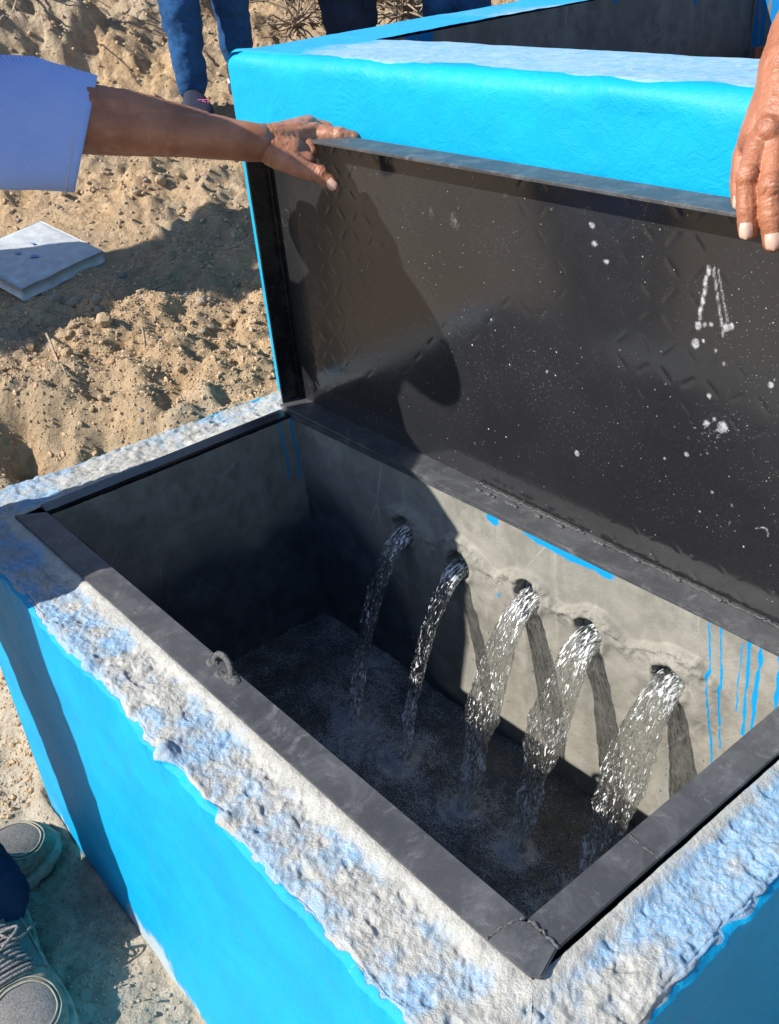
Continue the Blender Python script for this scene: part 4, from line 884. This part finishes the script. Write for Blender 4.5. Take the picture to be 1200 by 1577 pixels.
def add_eyes(h, face, parent):
    f = unit(face); r_ = unit(np.cross(f, (0, 0, 1))); u = np.cross(r_, f)
    for s_ in (-1, 1):
        V_, F_ = join_parts([ellipsoid(h + f * 0.076 + r_ * s_ * 0.031 + u * 0.012, (0.012,) * 3, 12, 8)]); e = pyobj('eye', V_, F_, M['white_rubber'], parent)
        V_, F_ = join_parts([ellipsoid(h + f * 0.086 + r_ * s_ * 0.031 + u * 0.012, (0.0045,) * 3, 10, 6)]); pyobj('iris', V_, F_, M['hair'], e)
def loft(name, secs, n, mat, parent, thick=0.0, fold=0.0, seed=0, pw=1.0):
    """open fabric tube through (centre, radius_a, radius_b, axis_a, axis_b) sections"""
    m = len(secs); V = np.zeros((n, m, 3))
    for j, (c, ra, rb, A, B) in enumerate(secs):
        for k in range(n):
            th = 2 * math.pi * k / n; ct, st = math.cos(th), math.sin(th); V[k, j] = np.array(c) + ra * math.copysign(abs(ct) ** pw, ct) * np.array(A) + rb * math.copysign(abs(st) ** pw, st) * np.array(B)
    ctr = V.mean(0, keepdims=True); dirv = V - ctr; dirv /= np.linalg.norm(dirv, axis=-1, keepdims=True)
    V = V + dirv * (fold * fbm(V * np.array([1, 1, 1.0]), 9, 3, seed))[..., None]
    Vi = V - dirv * thick; F = grid_faces(n, m, True); N0 = n * m
    Fl = [list(f) for f in F] + [list(f[::-1] + N0) for f in F]
    for j in (0, m - 1):
        for k in range(n): a_, b_ = k * m + j, ((k + 1) % n) * m + j; Fl.append([a_, b_, b_ + N0, a_ + N0] if j else [b_, a_, a_ + N0, b_ + N0])
    return pyobj(name, np.concatenate([V.reshape(-1, 3), Vi.reshape(-1, 3)]), Fl, mat, parent)

def shoe(toe, heading, parent, L_=0.29, detailed=True, mats=('shoe', 'sole', 'shoe_mesh', 'lace'), wd=1.0):
    """toe = front tip on the ground; heading = unit vector on the ground towards the toe"""
    toe = np.array(toe, float); h = unit((heading[0], heading[1], 0)); s_ = np.array([h[1], -h[0], 0.0]); up = np.array([0, 0, 1.0]); heel = toe - h * L_
    ts = np.array([0, .03, .10, .22, .35, .48, .60, .72, .83, .91, .96, .99, 1.0])
    wv_ = np.array([.012, .026, .034, .036, .036, .041, .049, .0535, .052, .045, .034, .019, .004]) * wd
    hv = np.array([.045, .080, .098, .105, .108, .098, .083, .070, .062, .056, .048, .040, .032])
    m = len(ts); n = 28
    def section(t):
        return np.interp(t, ts, wv_), np.interp(t, ts, hv)
    tf = np.concatenate([np.linspace(0, .1, 7), np.linspace(.13, .85, 30), 1 - 0.15 * (1 - np.linspace(0, 1, 14)[1:]) ** 1.6])
    V = np.zeros((n, len(tf), 3))
    for j, t in enumerate(tf):
        w_, hh = section(t); c = heel + h * L_ * t + s_ * 0.006 * math.sin(t * 3)
        for k in range(n):
            th = 2 * math.pi * k / n; cx_ = math.copysign(abs(math.cos(th)) ** 0.8, math.cos(th)); sz = math.sin(th)
            z_ = 0.016 + (hh - 0.016) * (0.5 + 0.5 * math.copysign(abs(sz) ** 0.75, sz)); V[k, j] = c + s_ * w_ * cx_ * (1 - 0.25 * max(0, sz) ** 2 * (t < .55)) + up * z_
    upper = pyobj('shoe', V.reshape(-1, 3), [list(f) for f in grid_faces(n, len(tf), True)] + [[k * len(tf) + len(tf) - 1 for k in range(n)], [k * len(tf) for k in range(n)][::-1]], M[mats[0]], parent)
    # sole with a lip and cut treads
    ol = []
    for t in tf: w_, _ = section(t); ol.append((t, w_ + 0.006))
    rim_ = [heel + h * (L_ + .012) * (t - .02) + s_ * (0.006 * math.sin(t * 3) + w_) for t, w_ in ol] + [heel + h * (L_ + .012) * (t - .02) + s_ * (0.006 * math.sin(t * 3) - w_) for t, w_ in ol[::-1]]
    nr = len(rim_); Vs = []; prof = [(0.90, 0.0), (1.0, 0.004), (1.03, 0.013), (1.015, 0.021), (0.98, 0.027), (0.90, 0.028)]
    ctr = np.mean(rim_, 0)
    for q, (k_, z_) in enumerate(prof):
        for i, p in enumerate(rim_):
            tread = 0.94 if (q <= 1 and (i // 2) % 2 == 0) else 1.0; bumpz = 0.003 * math.sin(i * 1.1) if q == 4 else 0
            Vs.append(ctr + (p - ctr) * k_ * tread + up * (z_ + bumpz + (0.010 * sst(.82, 1., (p - heel) @ h / L_) * (q < 3))))
    Fs = [[q * nr + i, q * nr + (i + 1) % nr, (q + 1) * nr + (i + 1) % nr, (q + 1) * nr + i] for q in range(len(prof) - 1) for i in range(nr)]
    Fs.append([i for i in range(nr)][::-1]); Fs.append([(len(prof) - 1) * nr + i for i in range(nr)])
    pyobj('sole', Vs, Fs, M[mats[1]], upper)
    def surf(t, a, off=0.0):
        w_, hh = section(t); c = heel + h * L_ * t + s_ * 0.006 * math.sin(t * 3); cx_ = math.copysign(abs(math.cos(a)) ** .8, math.cos(a)); sz = math.sin(a)
        return c + s_ * (w_ + off) * cx_ * (1 - .25 * max(0, sz) ** 2 * (t < .55)) + up * (0.016 + (hh + off - 0.016) * (0.5 + 0.5 * math.copysign(abs(sz) ** .75, sz)))
    if detailed:
        # mesh toe panel with piping around it
        Vp = [surf(.80, math.pi / 2, .0016)]; ringp = []; n2 = 40
        for q in (0.35, 0.7, 1.0):
            for k in range(n2): th = 2 * math.pi * k / n2; Vp.append(surf(.80 + .125 * q * math.cos(th), math.pi / 2 + .80 * q * math.sin(th), .0016 if q < 1 else .0004))
        Fp = [[0, 1 + k, 1 + (k + 1) % n2] for k in range(n2)] + [[1 + q * n2 + k, 1 + (q + 1) * n2 + k, 1 + (q + 1) * n2 + (k + 1) % n2, 1 + q * n2 + (k + 1) % n2] for q in range(2) for k in range(n2)]
        pyobj('toe_mesh', Vp, Fp, M[mats[2]], upper)
        for (tc_, rt, ra) in ((.80, .130, .84), (.80, .150, 1.02)):
            V_, F_ = join_parts([tube([surf(tc_ + rt * math.cos(th), math.pi / 2 + ra * math.sin(th), .0012) for th in np.linspace(0, 6.283, 60)], 0.0013, 6, False)]); pyobj('piping', V_, F_, M['sole'], upper)
        for sgn in (-1, 1):
            V_, F_ = join_parts([tube([surf(.62 - .55 * q, math.pi / 2 + sgn * (1.0 + .35 * math.sin(q * 5)), .0014) for q in np.linspace(0, 1, 20)], 0.0016, 6, False)]); pyobj('piping', V_, F_, M['sole'], upper)
            Vq = []
            for t in np.linspace(.15, .62, 12):
                for a in np.linspace(.25, .75, 6): Vq.append(surf(t, math.pi / 2 + sgn * (a * 1.2 + .25), .0014))
            pyobj('side_mesh', Vq, [list(f) for f in grid_faces(12, 6)], M[mats[2]], upper)
        lp_ = []
        for r_ in range(6):
            t = .40 + .045 * r_
            for sgn in (-1, 1): lp_.append(tube([surf(t + .02 * q * sgn, math.pi / 2 + sgn * (.55 - 1.1 * q), .0045 + .003 * math.sin(q * 3.14)) for q in np.linspace(0, 1, 9)], 0.0024, 7))
        for sgn in (-1, 1):
            pts = [surf(.42, math.pi / 2, .008) + s_ * sgn * (.028 * math.sin(q * 3.14)) + h * (.045 * q) * (1 if sgn > 0 else .6) + up * .010 * math.sin(q * 3.14) for q in np.linspace(0, 1, 14)]; lp_.append(tube(pts, .0024, 7))
            pts = [surf(.42, math.pi / 2, .008) + s_ * sgn * .055 * q - up * .030 * q * q + h * .02 * math.sin(q * 4) for q in np.linspace(0, 1, 10)]; lp_.append(tube(pts, .0022, 7))
        V_, F_ = join_parts(lp_); pyobj('lace', V_, F_, M[mats[3]], upper)
        V_, F_ = [], []
        tg = [surf(t, a, .006) for t in np.linspace(.30, .58, 6) for a in np.linspace(1.25, 1.9, 5)]; pyobj('tongue', tg, [list(f) for f in grid_faces(6, 5)], M[mats[2]], upper)
    return upper, surf

def body(P, J, mats, hands=True, body_voxel=0.007, sleeve='long', hair='short', skirt=False, legs_taper=1.0):
    """J: joints; builds one continuous skin plus clothes as parts of P"""
    for k_ in J: J[k_] = np.array(J[k_], float)
    face = J.pop('face'); hd = J['head']; S = []
    S += head_caps(hd, face); S.append(capsule(hd - np.array([0, 0, .03]), J['neck'], .050, .056)); ch = J['chest']; pv = J['pelvis']
    S += [capsule(J['neck'], ch, .058, .10), capsule(ch, pv, .105, .10), capsule(J['lsh'], J['rsh'], .052, .052)]
    for s_ in 'lr':
        S += [capsule(J[s_ + 'sh'], J[s_ + 'el'], .046, .037), capsule(J[s_ + 'el'], J[s_ + 'wr'], .037, .026), capsule(J[s_ + 'hip'], J[s_ + 'kn'], .072, .052), capsule(J[s_ + 'kn'], J[s_ + 'an'], .048, .034)]
        if (s_ + 'hand') in J or (s_ + 'hf') in J: continue
        f = unit(J[s_ + 'wr'] - J[s_ + 'el']); sd_ = unit(np.cross(f, (0.3, 0.2, 1))); S += hand_caps(J[s_ + 'wr'], f, sd_, np.cross(sd_, f), 0.95, .5)
    return S, face
def clothe(P, J, face, mats, legr=(.088, .066, .056), shirt_r=1.0, sleeve_to=.97, only_shirt=None):
    pv = J['pelvis']; T = [capsule(pv + np.array([0, 0, .05]), pv, .118, .125)]
    for s_ in 'lr': T += [capsule(J[s_ + 'hip'], J[s_ + 'kn'], legr[0], legr[1]), capsule(J[s_ + 'kn'], J[s_ + 'an'] + (J[s_ + 'kn'] - J[s_ + 'an']) * .04, legr[1], legr[2])]
    fuse('trousers', T, 0.006, M[mats['trousers']], P, 8, lambda c: 0.006 * fbm(c * np.array([1, 1, 1.7]), 14, 3, 9) + 0.003 * fbm(c, 40, 2, 4))
    Sh = [capsule(J['neck'] - np.array([0, 0, .03]), J['chest'], .075 * shirt_r, .125 * shirt_r), capsule(J['chest'], pv, .128 * shirt_r, .130), capsule(J['lsh'], J['rsh'], .066, .066)]
    for s_ in 'lr':
        if s_ in (only_shirt or ''): continue
        e_ = J[s_ + 'sh'] + (J[s_ + 'el'] - J[s_ + 'sh']) * min(1, sleeve_to); Sh.append(capsule(J[s_ + 'sh'], e_, .064, .056))
        if sleeve_to > 1: Sh.append(capsule(J[s_ + 'el'], J[s_ + 'el'] + (J[s_ + 'wr'] - J[s_ + 'el']) * .9, .050, .038))
    fuse('shirt', Sh, 0.006, M[mats['shirt']], P, 8, lambda c: 0.005 * fbm(c, 11, 3, 9))
    hd = J['head']; f = unit(face); u = np.array([0, 0, 1.0])
    if mats.get('hat'):
        fuse('cap', [ellipsoid(hd + u * .045 - f * .005, (.098, .098, .082)), capsule(hd + u * .06 + f * .05, hd + u * .045 + f * .135, .045, .040, sq=(1, .16))], .005, M[mats['hat']], P, 3)
    else:
        fuse('hair', [ellipsoid(hd + u * .045 - f * .022, (.092, .092, .082)), ellipsoid(hd - f * .045 - u * .01, (.075, .06, .075))], .005, M['hair'], P, 4, lambda c: .003 * fbm(c, 60, 2, 1))
    add_eyes(hd, face, P)

# ---------- the man who holds up the lid from the left
GZ = -0.627
man = thing('person', (0.0, -0.33, GZ), 'man in light blue short sleeved shirt reaching out his left arm to hold the lid', 'person')
sh_l = np.array([0.03, -0.15, 0.575])
J = dict(head=(-0.060, -0.135, 0.700), neck=(-0.13, -0.17, 0.62), chest=(-0.15, -0.23, 0.54), pelvis=(-0.05, -0.36, 0.20), lsh=(-0.22, -0.07, 0.60), rsh=(0.015, -0.385, 0.585),
         lel=at(62, 182, 1.29), lwr=at(398, 220, 1.355), rel=(-0.05, -0.45, 0.36), rwr=(-0.02, -0.38, 0.14), lhip=(-0.12, -0.30, 0.18), rhip=(-0.03, -0.40, 0.18),
         lkn=(-0.040, -0.34, -0.17), rkn=(0.050, -0.35, -0.17), lan=(0.015, -0.350, -0.54), ran=(0.095, -0.285, -0.53), face=(0.55, 0.80, -0.35))
J['lhf'] = (0, 0, 0)
S, face = body(man, J, None)
for k in list(J): J[k] = np.array(J[k], float)
hc = J['head'] + np.array([0, 0, .045]); up_h = unit((0.22, 0.22, 1.0)); e1_ = unit(np.cross(up_h, (0, 1, 0))); e2_ = np.cross(up_h, e1_)
body_o = fuse('body', S, 0.006, M['skin'], man, 5)
clothe(man, J, face, dict(trousers='jeans_d', shirt='shirt', hat=None), sleeve_to=.9, only_shirt='l', legr=(.088, .066, .060))
shoe((-0.060, -0.150, GZ), (-0.24, 1.0), man); 
r_toe = on_z(78, 1648, GZ); r_an = np.array([0.095, -0.285, 0]); hd_ = unit(np.array([r_toe[0] - r_an[0], r_toe[1] - r_an[1], 0])); shoe((r_toe[0], r_toe[1], GZ), hd_, man)

hv_, hf_ = [], []; prof_ = [(0.001, .112), (.040, .110), (.062, .098), (.076, .070), (.085, .040), (.088, .030), (.120, .027), (.155, .018), (.178, .004), (.176, .001), (.150, .014), (.118, .022), (.086, .026)]
for k in range(48):
    th = 2 * math.pi * k / 48
    for r_, z_ in prof_: hv_.append(hc + (e1_ * math.cos(th) + e2_ * math.sin(th)) * r_ + up_h * (z_ + (0.010 * math.sin(2 * th) if r_ > .1 else 0)))
hf_ = [list(f) for f in grid_faces(48, len(prof_), True)]
pyobj('straw_hat', hv_, hf_, M['twig'], man)
# left forearm and hand, one skin (joined to the body at the elbow inside the sleeve)
W0 = at(398, 219, 1.368)
A = []
A += [capsule(np.array([-0.20, -0.06, 0.59]), at(0, 186, 1.27), .044, .040), capsule(at(0, 186, 1.27), at(120, 182, 1.31), .040, .0420), capsule(at(120, 182, 1.31), at(200, 190, 1.325), .0440, .0415), capsule(at(200, 190, 1.325), at(300, 205, 1.345), .0410, .0315), capsule(at(300, 205, 1.345), at(372, 216, 1.355), .0310, .0238), capsule(at(372, 216, 1.355), at(420, 219, 1.365), .0234, .0235)]
# back of the hand
A += [capsule(at(412, 219, 1.362), at(462, 208, 1.378), .0230, .0185), capsule(at(420, 213, 1.368), at(474, 196, 1.398), .0195, .0145), capsule(at(425, 206, 1.380), at(474, 190, 1.415), .014, .0115),
      capsule(at(420, 231, 1.360), at(452, 234, 1.362), .0220, .0185), capsule(at(440, 216, 1.370), at(476, 208, 1.382), .0190, .0160)]
# tendons and knuckles
A += [capsule(at(425, 207, 1.350), at(482, 199, 1.372), .0055, .0065), capsule(at(425, 200, 1.362), at(474, 187, 1.402), .0050, .0060), ellipsoid(at(485, 201, 1.380), (.0125, .0120, .0112)), ellipsoid(at(476, 189, 1.408), (.0105, .0105, .0100))]
# index finger along the flange, tip bent down behind the lid
A += [capsule(at(484, 206, 1.382), at(524, 209, 1.372), .0132, .0112), ellipsoid(at(524, 208, 1.371), (.0118, .0118, .0115)), capsule(at(524, 209, 1.372), at(546, 214, 1.372), .0110, .0096), capsule(at(546, 214, 1.372), at(556, 223, 1.380), .0094, .0080)]
# middle, ring and little finger lie behind it over the flange
A += [capsule(at(478, 193, 1.410), at(512, 201, 1.412), .0112, .0100), capsule(at(512, 201, 1.412), at(526, 214, 1.420), .0098, .0085), capsule(at(470, 198, 1.420), at(494, 205, 1.440), .0105, .0095), capsule(at(494, 205, 1.440), at(502, 222, 1.450), .0092, .0080), capsule(at(458, 206, 1.418), at(474, 212, 1.450), .0095, .0085), capsule(at(474, 212, 1.450), at(480, 228, 1.462), .0082, .0070)]
# web fold and thumb
A += [capsule(at(474, 222, 1.376), at(480, 236, 1.366), .0110, .0092), capsule(at(428, 241, 1.358), at(466, 259, 1.348), .0180, .0128), capsule(at(446, 240, 1.362), at(476, 246, 1.358), .0160, .0100), capsule(at(462, 259, 1.348), at(494, 269, 1.346), .0125, .0112), ellipsoid(at(494, 268, 1.345), (.0117, .0117, .0117)), capsule(at(494, 269, 1.346), at(512, 283, 1.348), .0114, .0098)]
def wrinkle(c):
    Pn = c; return 0.0005 * (1 - 2 * np.abs(fbm(Pn, 130, 3, 3))) + 0.0006 * fbm(Pn, 60, 3, 5)
wr_ax = unit(at(420, 219, 1.365) - at(372, 216, 1.350)); wr_c = at(404, 219, 1.36)
def arm_disp(c):
    t = (c - wr_c) @ wr_ax; lines = 0
    for off, a_ in ((-.010, 1.0), (-.004, .8), (.003, 1.0), (.010, .6)): lines = lines - a_ * .0011 * np.exp(-((t - off + .002 * np.sin(c[:, 2] * 90)) / .0011) ** 2)
    q = c - at(476, 262, 1.347); thax = unit(at(512, 283, 1.348) - at(466, 258, 1.348)); tq = q @ thax; near = np.exp(-((np.linalg.norm(c - at(492, 268, 1.345), axis=1)) / .020) ** 4)
    for off in (.004, .009, .014, .018): lines = lines - near * .0009 * np.exp(-((tq - off) / .0010) ** 2)
    return wrinkle(c) + lines
arm = fuse('forearm', A, 0.0017, M['skin'], man, 5, arm_disp)
def nail(c, ax, up_, L_=.0115, W_=.0085, parent=None, thick=.0016):
    ax = unit(ax); up_ = unit(np.array(up_) - ax * (np.array(up_) @ ax)); sd_ = np.cross(ax, up_); V_ = []; n, m = 9, 11
    for i in range(n):
        for j in range(m):
            s = -1 + 2 * i / (n - 1); t = -1 + 2 * j / (m - 1); w_ = W_ * (1 - .12 * t * t) * (1 if t < .6 else math.sqrt(max(.05, 1 - ((t - .6) / .42) ** 2)))
            V_.append(np.array(c) + ax * L_ * t + sd_ * w_ * s + up_ * (thick - .0030 * s * s - .0014 * t * t))
    pyobj('fingernail', V_, [list(f) for f in grid_faces(n, m)], M['nail'], parent)
tocam = lambda p: unit(CAM - p)
tn = at(511, 285, 1.3395); tax = at(520, 293, 1.350) - at(500, 273, 1.346); nup = tocam(tn) + unit(at(500, 300, 1.37) - at(511, 285, 1.37)) * .35
nail(tn + tocam(tn) * .0014, tax, nup, .0078, .0064, man, .0014)

# sleeve of the left arm
ax_ = unit(at(140, 190, 1.23) - at(-60, 170, 1.10)); cv = unit(at(100, 300, 1.2) - at(100, 90, 1.2)); cv = unit(cv - ax_ * (cv @ ax_)); dv = np.cross(ax_, cv)
secs = []
tops = [(-330, 120), (-200, 92), (-90, 84), (0, 84), (50, 91), (100, 103), (150, 119)]; bots = [(-330, 330), (-220, 315), (-100, 300), (0, 293), (40, 296), (78, 299), (114, 301)]
deps = [1.16, 1.20, 1.24, 1.275, 1.295, 1.31, 1.33]
for k in range(31):
    t = k / 30 * 6; i_ = min(int(t), 5); f_ = t - i_; tp = np.array(tops[i_]) * (1 - f_) + np.array(tops[i_ + 1]) * f_; bt = np.array(bots[i_]) * (1 - f_) + np.array(bots[i_ + 1]) * f_; dd = deps[i_] * (1 - f_) + deps[i_ + 1] * f_
    a = at(tp[0], tp[1], dd); b = at(bt[0], bt[1], dd - 0.02); c = (a + b) / 2; secs.append((c, np.linalg.norm(a - b) / 2, .060, unit(b - a), unit(CAM - c)))
sleeve = loft('sleeve', secs, 72, M['shirt'], man, 0.0016, 0.010, 5, 0.80)
# stitched hem
hem = []
for off in (0.016,):
    c, ra, rb, A_, B_ = secs[-3]; pts = [np.array(c) + (ra + .0008) * math.cos(th) * np.array(A_) + (rb + .0008) * math.sin(th) * np.array(B_) for th in np.linspace(0, 6.283, 90)]
    V_, F_ = join_parts([tube(pts, .0006, 5, False)]); pyobj('hem_stitch', V_, F_, M['white_cloth'], sleeve)

# ---------- the man holding the lid from the right
man2 = thing('person', (1.45, 0.80, GZ), 'man at the right edge with his tanned hand over the top of the lid', 'person')
J2 = dict(head=(1.43, .78, 1.02), neck=(1.43, .80, .86), chest=(1.45, .82, .66), pelvis=(1.47, .84, .26), lsh=(1.50, .66, .80), rsh=(1.36, .96, .80), lel=(1.52, .60, .50), lwr=(1.48, .50, .28),
          rel=(1.13, .80, .78), rwr=at(1232, 62, .90), lhip=(1.50, .76, .22), rhip=(1.45, .92, .22), lkn=(1.50, .74, -.15), rkn=(1.44, .93, -.15), lan=(1.52, .76, -.52), ran=(1.46, .94, -.30), face=(-.8, -.5, -.35))
gz2 = ground_z(1.46, .94); J2['ran'] = (1.46, .94, gz2 + .09); J2['lan'] = (1.52, .74, ground_z(1.52, .74) + .09)
J2['rhf'] = (0, 0, 0); S, face = body(man2, J2, None)
for k in list(J2): J2[k] = np.array(J2[k], float)
fuse('body', S, 0.006, M['skin2'], man2, 5)
clothe(man2, J2, face, dict(trousers='jeans', shirt='white_cloth', hat=None), sleeve_to=.95)
for kk in ('lan', 'ran'):
    a_ = J2[kk]; shoe((a_[0] - .20, a_[1] - .06, a_[2] - .09), (-1, -.3), man2, detailed=False)
B_ = []
B_ += [capsule(J2['rel'], at(1290, -20, .91), .042, .034), capsule(at(1300, -40, .91), at(1238, 50, .895), .035, .029)]
B_ += [capsule(at(1238, 50, .895), at(1222, 110, .885), .029, .030), capsule(at(1222, 105, .885), at(1200, 190, .872), .030, .023), capsule(at(1240, 105, .885), at(1245, 195, .872), .029, .023), capsule(at(1212, 120, .890), at(1166, 215, .885), .024, .0165)]
B_ += [capsule(at(1202, 150, .876), at(1172, 210, .878), .020, .0165)]
# little finger, set back behind the others
B_ += [capsule(at(1164, 205, .892), at(1146, 245, .900), .0135, .0105), capsule(at(1146, 245, .900), at(1140, 282, .899), .0104, .0094), capsule(at(1140, 282, .899), at(1141, 312, .895), .0092, .0080)]
# ring finger
B_ += [capsule(at(1176, 205, .874), at(1153, 270, .862), .0135, .0098), ellipsoid(at(1151, 273, .860), (.0098, .0098, .0115)), capsule(at(1151, 272, .862), at(1150, 318, .866), .0093, .0091), capsule(at(1150, 318, .866), at(1152, 355, .871), .0092, .0084)]
# middle finger
B_ += [capsule(at(1200, 205, .868), at(1188, 285, .852), .0150, .0106), ellipsoid(at(1187, 288, .850), (.0106, .0106, .0125)), capsule(at(1187, 288, .852), at(1188, 335, .858), .0103, .0100), capsule(at(1188, 335, .858), at(1191, 372, .865), .0100, .0092)]
# index finger and thumb (beyond the frame)
B_ += [capsule(at(1238, 205, .868), at(1232, 290, .854), .0150, .0106), capsule(at(1232, 290, .854), at(1230, 340, .860), .0102, .0098), capsule(at(1230, 340, .860), at(1230, 370, .868), .0098, .0090)]
B_ += [capsule(at(1262, 120, .89), at(1292, 180, .90), .020, .014), capsule(at(1292, 180, .90), at(1296, 230, .915), .0135, .0115), capsule(at(1296, 230, .915), at(1292, 262, .925), .0115, .0098)]
B_ += [ellipsoid(at(1186, 203, .862), (.0135, .0130, .0150)), ellipsoid(at(1168, 210, .876), (.0115, .0115, .0130)), capsule(at(1207, 110, .872), at(1187, 198, .861), .0050, .0060), capsule(at(1222, 100, .872), at(1230, 198, .859), .0050, .0060)]
KN = [(at(1152, 272, .846), .0011), (at(1184, 290, .838), .0012), (at(1152, 322, .850), .0008), (at(1184, 340, .845), .0009), (at(1184, 205, .85), .0009)]
fx_ = unit(at(1184, 340, .85) - at(1184, 240, .85))
def hand_disp(c):
    o = wrinkle(c) * 0.7
    for kp, a_ in KN:
        d_ = c - kp; t = d_ @ fx_; near = np.exp(-(np.linalg.norm(d_, axis=1) / .019) ** 4)
        o = o - near * a_ * .45 * np.clip(np.cos((t + .0035 * fbm(c, 75, 3, 2)) * 2 * math.pi / .0048), 0, 1) ** 2
    return o
fuse('hand', B_, 0.0011, M['skin2'], man2, 3, hand_disp)
for (u, v, d, ua, va, ub, vb_, w_, l_) in ((1149, 356, .8620, 1150, 335, 1149, 375, .0056, .0070), (1190, 373, .8550, 1187, 350, 1192, 392, .0062, .0072), (1135, 312, .8870, 1138, 290, 1135, 325, .0035, .0058)):
    c = at(u, v, d); nail(c, at(ub, vb_, d + .006) - at(ua, va, d), tocam(c) + RC[1] * (.25), l_, w_, man2, .0012)

# ---------- onlookers behind and to the left
def onlooker(name_label, feet, facing, mats, skin='skin', legr=(.080, .058, .045), group=None, H_=1.62, shoe_mats=('sneaker', 'white_rubber', 'sneaker', 'lace'), stance=0.16, hat=None):
    fl, frt = [np.array(q, float) for q in feet]; mid = (fl + frt) / 2; f = unit((facing[0], facing[1], 0)); r_ = np.array([f[1], -f[0], 0]); k = H_ / 1.70; z0 = mid[2]
    P = thing('person', tuple(mid), name_label, 'person', group); up = np.array([0, 0, 1.0])
    def q(a, b, z): return mid * np.array([1, 1, 0]) + up * (z0 + z * k) + r_ * a * k + f * b * k
    J = dict(head=q(0, .02, 1.56), neck=q(0, 0, 1.42), chest=q(0, 0, 1.22), pelvis=q(0, 0, .92), lsh=q(-.17, 0, 1.36), rsh=q(.17, 0, 1.36), lel=q(-.22, -.02, 1.08), rel=q(.22, -.02, 1.08), lwr=q(-.20, .10, .86), rwr=q(.20, .10, .86),
             lhip=q(-.08, 0, .88), rhip=q(.08, 0, .88), lan=fl + up * .09, ran=frt + up * .09, face=f + np.array([0, 0, -.3]))
    J['lkn'] = (J['lhip'] + J['lan']) / 2 + f * .035; J['rkn'] = (J['rhip'] + J['ran']) / 2 + f * .035
    S, face = body(P, J, None)
    fuse('body', S, .009, M[skin], P, 4); clothe(P, J, face, mats, legr=legr, sleeve_to=1.2)
    out = []
    for a_ in (fl, frt): out.append(shoe(a_ + f * .17, f, P, L_=.25 * k, detailed=False, mats=shoe_mats, wd=.85)[1])
    return P, J, out
def foot(u, v, d=None):
    p = hit(u, v) if d is None else at(u, v, d); return np.array([p[0], p[1], ground_z(p[0], p[1])])
fl = foot(306, 186); frt = foot(374, 140)
print('feet', fl, frt, 'depth', RC[2] @ (fl - CAM))
f_w = unit(np.array([0.75, 0.10, 0])); 
Pw_, Jw, sh_w = onlooker('woman in tight blue jeans and dark sneakers standing left of the cyan tank', (frt, fl), (0.80, -0.35), dict(trousers='jeans', shirt='red_cloth'), legr=(.088, .068, .050))
# pink figure in a square patch printed on the shoe tongue
pc_ = at(313, 161, RC[2] @ (fl - CAM) - .12); rx = RC[0]; uz = -RC[1]
bm = bmesh.new()
def stroke(bm, a, b, w_):
    a = np.array(a); b = np.array(b); d_ = unit(b - a); n_ = unit(np.cross(d_, RC[2])) * w_ / 2; q = [a - n_, b - n_, b + n_, a + n_]; fr_ = [bm.verts.new(p) for p in q]; bk = [bm.verts.new(p + RC[2] * .002) for p in q]
    bm.faces.new(fr_); bm.faces.new(bk[::-1])
    for i in range(4): bm.faces.new([fr_[i], fr_[(i + 1) % 4], bk[(i + 1) % 4], bk[i]])
L2 = lambda x, y: pc_ + rx * x * .0165 + uz * y * .0165
for a, b in (((-.9, -.9), (.9, -.9)), ((.9, -.9), (.9, .9)), ((.9, .9), (-.9, .9)), ((-.9, .9), (-.9, -.9))): stroke(bm, L2(*a), L2(*b), .0018)
for a, b in (((-.4, .6), (.35, -.6)), ((.5, .55), (-.45, -.5)), ((-.5, 0), (.5, .1)), ((-.2, .7), (.3, .5))): stroke(bm, L2(*a), L2(*b), .0036)
bm_obj('shoe_patch', bm, M['pink'], Pw_)
f3 = foot(540, 105); f4 = foot(556, 80)
P3_, J3, _ = onlooker('person in navy slacks and pale shirt behind the corner of the tank', (f4, f3), (.6, -.8), dict(trousers='slacks', shirt='white_cloth'), legr=(.095, .075, .065), H_=1.68)
cl0 = at(512, 47, RC[2] @ (J3['ran'] - CAM) + .02)
f5 = foot(682, 66); f6 = foot(730, 60)
onlooker('person in blue jeans standing far behind the left edge of the tank', (f6, f5), (.6, -.8), dict(trousers='jeans', shirt='red_cloth'), legr=(.09, .072, .062), H_=1.66)

# bystanders left of the picture, whose shadows fall across the dirt and the slab
for (u, v, du, dv_, lab, fac, mt) in ((-60, 470, .30, .55, 'man in a white shirt standing out on the dirt left of the slab', (1, .3), 'white_cloth'), (-60, 470, .10, .72, 'person in a maroon shirt beside the man in white left of the slab', (1, .5), 'red_cloth')):
    p = hit(u, v); base = p - np.array(LDIR) / abs(LDIR[1]) * 0.0
    q = np.array([p[0] - du, p[1] - dv_, 0]); q[2] = ground_z(q[0], q[1])
    onlooker(lab, (q + np.array([0, .08, 0]), q + np.array([0, -.08, 0])), fac, dict(trousers='slacks', shirt=mt), H_=1.7)
print('faces', sum(len(o.data.polygons) for o in scene.objects if o.type == 'MESH'))
